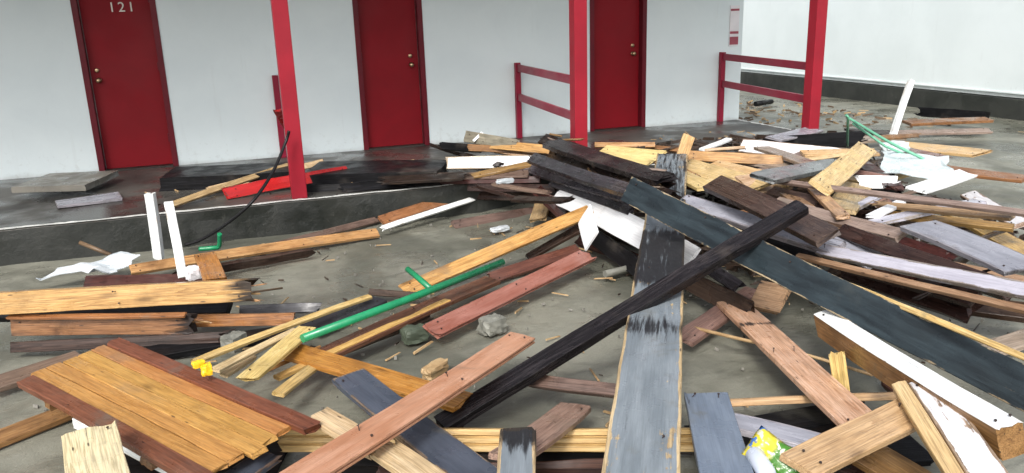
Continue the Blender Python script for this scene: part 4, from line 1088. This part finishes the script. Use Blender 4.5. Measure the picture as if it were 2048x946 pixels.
# ------------------------------------------------------------------ assembled wall panel of tongue and groove planks
pc, pq, pL, pW = ((-0.5115, 3.6306, 0.2735), (0.88066, 0.02574, -0.01736, -0.47273), 1.603, 0.536)
pan = tag(empty('wall_panel', pc, pq), 'fallen wall panel of orange varnished pine planks with dark red-brown borders', 'wall panel')
tr = .08
for s_ in (1, -1):
    ob = board('trim_board', (.02, s_ * (pW / 2 - tr / 2), .004), (1, 0, 0, 0), pL * (1.02 if s_ > 0 else .97), tr, .032, 'trimred', {}, 900 + s_, pan)
npk = 5
pw = (pW - 2 * tr) / npk
rp = random.Random(4)
for k in range(npk):
    y = -pW / 2 + tr + pw * (k + .5)
    ll = pL * rp.uniform(.965, .995)
    board('plank', (-(pL - ll) / 2 + rp.uniform(-.01, .01), y, rp.uniform(-.002, .004)), (1, 0, 0, 0), ll, pw - .004, .022, 'panelpine', {'edge': .5, 'jagB': .007, 'jagA': .004}, 910 + k, pan)
for xk in (-pL * .3, pL * .25):
    board('batten', (xk, 0, -.035), (math.cos(R(45)), 0, 0, math.sin(R(45))), pW * .96, .07, .04, 'brownpine', {}, 930 + int(xk * 10), pan)

# ------------------------------------------------------------------ pipes, rods, cable
gp = tag(tube('green_pipe', [(0.192, 4.197, 0.240), (0.841, 4.571, 0.240), (1.626, 5.059, 0.240)], .024, 'green', seg=14), 'long bright green plastic pipe with a side branch lying over dark boards', 'pipe')
br = tube('branch_pipe', [(1.030, 4.707, 0.240), (0.988, 4.856, 0.270), (0.943, 4.993, 0.300)], .019, 'green', seg=12)
br.parent = gp
br.location = br.location - gp.location
g2 = tag(tube('green_pipe', smooth_path([(-0.442, 7.032, 0.060), (-0.334, 7.015, 0.060), (-0.280, 7.019, 0.070), (-0.261, 6.956, 0.190)], 6), .019, 'green', seg=12), 'short bent green pipe end at the foot of the curb', 'pipe')
tag(tube('green_rod', smooth_path([(6.258, 7.011, 0.400), (5.700, 6.410, 0.800), (5.737, 6.431, 0.800), (5.631, 5.772, 0.660), (5.823, 5.424, 0.500)], 5), .013, 'greenpale'), 'thin green bent metal rod standing on the right pile before the corner post', 'rod')
tag(tube('green_rod', [(5.720, 6.359, 0.760), (5.717, 5.916, 0.600), (5.971, 5.845, 0.480)], .012, 'greenpale'), 'thinner straight green rod just under the bent green rod', 'rod')
tag(tube('cable', smooth_path([(0.418, 7.431, 0.950), (0.377, 7.426, 0.850), (0.231, 7.251, 0.620), (0.025, 7.016, 0.420), (-0.214, 7.135, 0.220), (-0.418, 7.286, 0.080), (-0.571, 7.339, 0.030)], 7), .014, 'rubber', seg=8), 'black cable hanging from the railing down over the curb', 'cable')
tag(tube('stick', [(-0.123, 5.054, 0.260), (0.144, 5.091, 0.250)], .007, 'redbase' if False else 'twig', seg=6), 'thin reddish stick poking from the rotten end of the thick orange beam', 'stick')
tag(tube('stick', [(-1.331, 7.057, 0.220), (-1.101, 6.929, 0.120)], .018, 'twig', seg=6), 'brown stick lying on the white plastic by the left edge', 'stick')
tag(tube('stick', smooth_path([(2.391, 3.822, 0.090), (2.503, 3.510, 0.120), (2.637, 3.173, 0.150), (2.788, 2.824, 0.150)], 4), .012, 'chip_pale', seg=6, taper=.7), 'long thin branch lying across the sand behind the cracked pine board', 'stick')
tag(tube('stick', [(1.653, 3.653, 0.030), (1.635, 3.501, 0.030)], .006, 'chip_pale', seg=5), 'short straw coloured stick on the sand left of the wide blue-grey plank', 'stick')
tag(tube('brush', [(9.566, 13.297, 0.060), (10.071, 13.480, 0.060)], .05, 'rubber', seg=8), 'black stick lying on the far sand under the railing', 'stick')
lath = tag(recenter(link('stick', tube_mesh([(2.405, 5.044, 0.050), (2.731, 5.119, 0.050)], .03, 5), 'concretechunk')), 'pale grey stick lying on sand behind the wide blue-grey plank', 'stick')

# ------------------------------------------------------------------ sheets, chunks, rubbish
tag(sheet('plastic_sheet', [(-1.607, 6.533, 0.100), (-1.164, 6.811, 0.140), (-0.808, 6.621, 0.160), (-1.082, 6.518, 0.080)], 'plastic', .09, n=8, seed=3, freq=5, ragged=.05), 'crumpled white plastic sheet by the left edge near the curb', 'sheet')
tag(sheet('plastic_sheet', [(5.875, 6.113, 0.520), (5.889, 5.336, 0.580), (5.147, 4.543, 0.550), (5.127, 5.341, 0.480)], 'plasticblue', .06, n=7, seed=8, freq=3, ragged=.06), 'large crumpled bluish white sheet at the right edge of the pile', 'sheet')
tag(lump('pole_foot', (6.192, 6.276, 0.500), (.24, .14, .10), 'plasticblue', 3), 'pale blue footing at the bottom of the leaning white pole', 'footing')
tag(lump('concrete_chunk', (1.342, 4.425, 0.050), (.15, .12, .10), 'concretechunk', 11, .4), 'pale grey concrete chunk on sand left of the black beam', 'chunk')
tag(lump('concrete_chunk', (0.858, 4.476, 0.050), (.14, .11, .09), 'mosschunk', 21, .2), 'dark green-grey block under the end of the brick red board', 'chunk')
tag(lump('wood_block', (0.858, 3.940, 0.050), (.17, .07, .06), 'chip_pale', 31, .7, .2), 'small wood block on sand above the salmon-pink board', 'block')
tag(lump('wood_scrap', (2.113, 6.616, 0.040), (.17, .07, .04), 'plastic', 41, .3), 'small white scrap on sand below the brown wet board', 'scrap')
tag(lump('wood_scrap', (2.259, 6.868, 0.420), (.16, .06, .04), 'plastic', 43, .1), 'small white scrap on the dark boards right of the curb end', 'scrap')
tag(lump('paper_ball', (-0.430, 5.852, 0.200), (.09, .09, .09), 'signwhite', 51, .3), 'pale crumpled ball at the foot of the nearer white stake', 'rubbish')
tag(lump('grey_lump', (-0.173, 4.605, 0.120), (.13, .10, .09), 'concretechunk', 61, .9), 'grey rubble lump between the beam stack and the fan of strips', 'chunk')
yt = tag(lump('yellow_toy', (-0.272, 3.673, 0.370), (.045, .05, .05), 'yellowplastic', 71, .2, .3), 'small bright yellow plastic piece on the border of the orange wall panel', 'plastic piece')
o = lump('yellow_knob', (0, 0, 0), (.05, .03, .03), 'yellowplastic', 73, .2, .3)
o.parent = yt
o.location = (-.03, .01, .03)
tag(lump('rubble', (4.522, 4.259, 0.520), (.2, .15, .08), 'chip_dark', 81, .2, .6), 'dark splintered rubbish at the right edge under the white scrap', 'rubbish')

# snack bag: a crumpled pillow pouch with flat crimped ends
bm = bmesh.new()
nu, nv = 18, 12
grid = {}
for s_ in (1, -1):
    for i in range(nu + 1):
        for j in range(nv + 1):
            if s_ < 0 and (i in (0, nu) or j in (0, nv)):
                grid[s_, i, j] = grid[1, i, j]
                continue
            u_, v_ = i / nu * 2 - 1, j / nv * 2 - 1
            th = .035 * (max(0, 1 - u_ ** 4)) ** .6 * (max(0, 1 - v_ ** 4)) ** .6
            p = Vector((u_ * .125, v_ * .085 * (1 - .12 * (1 - abs(u_))), s_ * th))
            p.z += .014 * noise.noise(p * 30 + Vector((0, 0, s_ * 4))) + .008 * noise.noise(p * 70)
            grid[s_, i, j] = bm.verts.new(p)
    for i in range(nu):
        for j in range(nv):
            q = [grid[s_, i, j], grid[s_, i + 1, j], grid[s_, i + 1, j + 1], grid[s_, i, j + 1]]
            if len(set(q)) == 4:
                try: bm.faces.new(q)
                except ValueError: pass
bmesh.ops.recalc_face_normals(bm, faces=bm.faces)
me = bpy.data.meshes.new('snack_bag')
bm.to_mesh(me); bm.free()
for p in me.polygons: p.use_smooth = True
o = link('snack_bag', me, 'snackbag')
o.scale = (.82, .82, .82)
o.location = (1.697, 2.135, 0.330)
o.rotation_euler = (R(48), R(18), R(-62))
tag(o, 'crumpled yellow and green snack bag at the bottom right', 'bag')
# bottle
bm = bmesh.new()
pr = [(0, 0), (.030, 0), (.034, .006), (.034, .12), (.030, .145), (.014, .165), (.014, .19), (.0, .19)]
rg = []
for (rr, z) in pr:
    rg.append([bm.verts.new((rr * math.cos(2 * math.pi * k / 18), rr * math.sin(2 * math.pi * k / 18), z)) for k in range(18)] if rr else [bm.verts.new((0, 0, z))])
for a, b in zip(rg, rg[1:]):
    for k in range(18):
        if len(a) == 1: bm.faces.new((a[0], b[k], b[(k + 1) % 18]))
        elif len(b) == 1: bm.faces.new((a[k], a[(k + 1) % 18], b[0]))
        else: bm.faces.new((a[k], a[(k + 1) % 18], b[(k + 1) % 18], b[k]))
bmesh.ops.recalc_face_normals(bm, faces=bm.faces)
me = bpy.data.meshes.new('bottle')
bm.to_mesh(me); bm.free()
for p in me.polygons: p.use_smooth = True
bt = link('bottle', me, 'bottlewhite')
bt.location = (1.640, 2.180, 0.330)
bt.rotation_mode = 'QUATERNION'
bt.rotation_quaternion = (Vector((1.589, 2.003, 0.330)) - Vector((1.640, 2.180, 0.330))).to_track_quat('Z', 'Y')
tag(bt, 'pale bluish white plastic bottle lying beside the snack bag', 'bottle')

# nails and small offcuts that nobody could count
rnd = random.Random(77)


def litter(name, mat, n, areas, lmin, lmax, wmin, wmax, label, z=lambda x, y: .0):
    V, F = [], []
    for i in range(n):
        ar = rnd.choice(areas)
        x, y = rnd.uniform(ar[0], ar[1]), rnd.uniform(ar[2], ar[3])
        l, ww, hh = rnd.uniform(lmin, lmax) / 2, rnd.uniform(wmin, wmax) / 2, rnd.uniform(wmin, wmax) / 2
        a, tl = rnd.uniform(0, math.pi), rnd.uniform(-.25, .25)
        ca, sa = math.cos(a), math.sin(a)
        z0 = ar[4] + z(x, y) + hh * .6 + abs(tl) * l
        b0 = len(V)
        for (p, q, s_) in ((-1, -1, -1), (1, -.6, -1), (1, .3, -1), (-1, 1, -1), (-.9, -.8, 1), (.7, -.5, 1), (.8, .2, 1), (-1, .8, 1)):
            px, py, pz = p * l, q * ww, s_ * hh + p * l * tl
            V.append((x + px * ca - py * sa, y + px * sa + py * ca, z0 + pz))
        for f in ((0, 3, 2, 1), (4, 5, 6, 7), (0, 1, 5, 4), (1, 2, 6, 5), (2, 3, 7, 6), (3, 0, 4, 7)):
            F.append(tuple(b0 + k for k in f))
    me = bpy.data.meshes.new(name)
    me.from_pydata(V, [], F)
    tag(link(name, me, mat), label, kind='stuff')


AR = [(-1.2, 5.2, 2.7, 7.3, 0.0), (.5, 4.5, 3.0, 7.2, 0.0), (5, 11, 5, 14, 0.0)]
litter('wood_splinters', 'chip_pale', 260, AR + [(-1, 6.5, 7.6, 9.6, PLAT)], .03, .17, .004, .014, 'pale wood splinters strewn over sand and walkway')
litter('dark_splinters', 'chip_dark', 200, AR + [(-1, 6.5, 7.55, 8.6, PLAT)], .02, .11, .004, .012, 'dark wood splinters strewn over sand and walkway')
litter('pebbles', 'pebble', 260, AR, .008, .03, .006, .02, 'small pebbles and crumbs on the sand')
litter('shade_fill_wood', 'chip_dark', 900, [(2.9, 6.2, 5.2, 6.6, .0), (3.0, 6.5, 6.5, 7.4, .05), (3.4, 6.8, 7.55, 8.1, PLAT - .04), (3.2, 6.0, 4.0, 5.3, 0)], .08, .4, .012, .05, 'broken wood heaped under the boards, coloured dark as shade in the gaps', lambda x, y: rnd.uniform(0, .16))  # added wood mass; its dark colour fills the pile gaps with shade
litter('far_litter', 'chip_pale', 45, [(8.2, 10.5, 10.5, 14, 0.0)], .05, .2, .015, .04, 'broken bits scattered on the far sand')
litter('far_dark_litter', 'twig', 80, [(8.2, 10.8, 9.5, 14, 0.0)], .04, .2, .01, .035, 'dark broken bits scattered on the far sand')
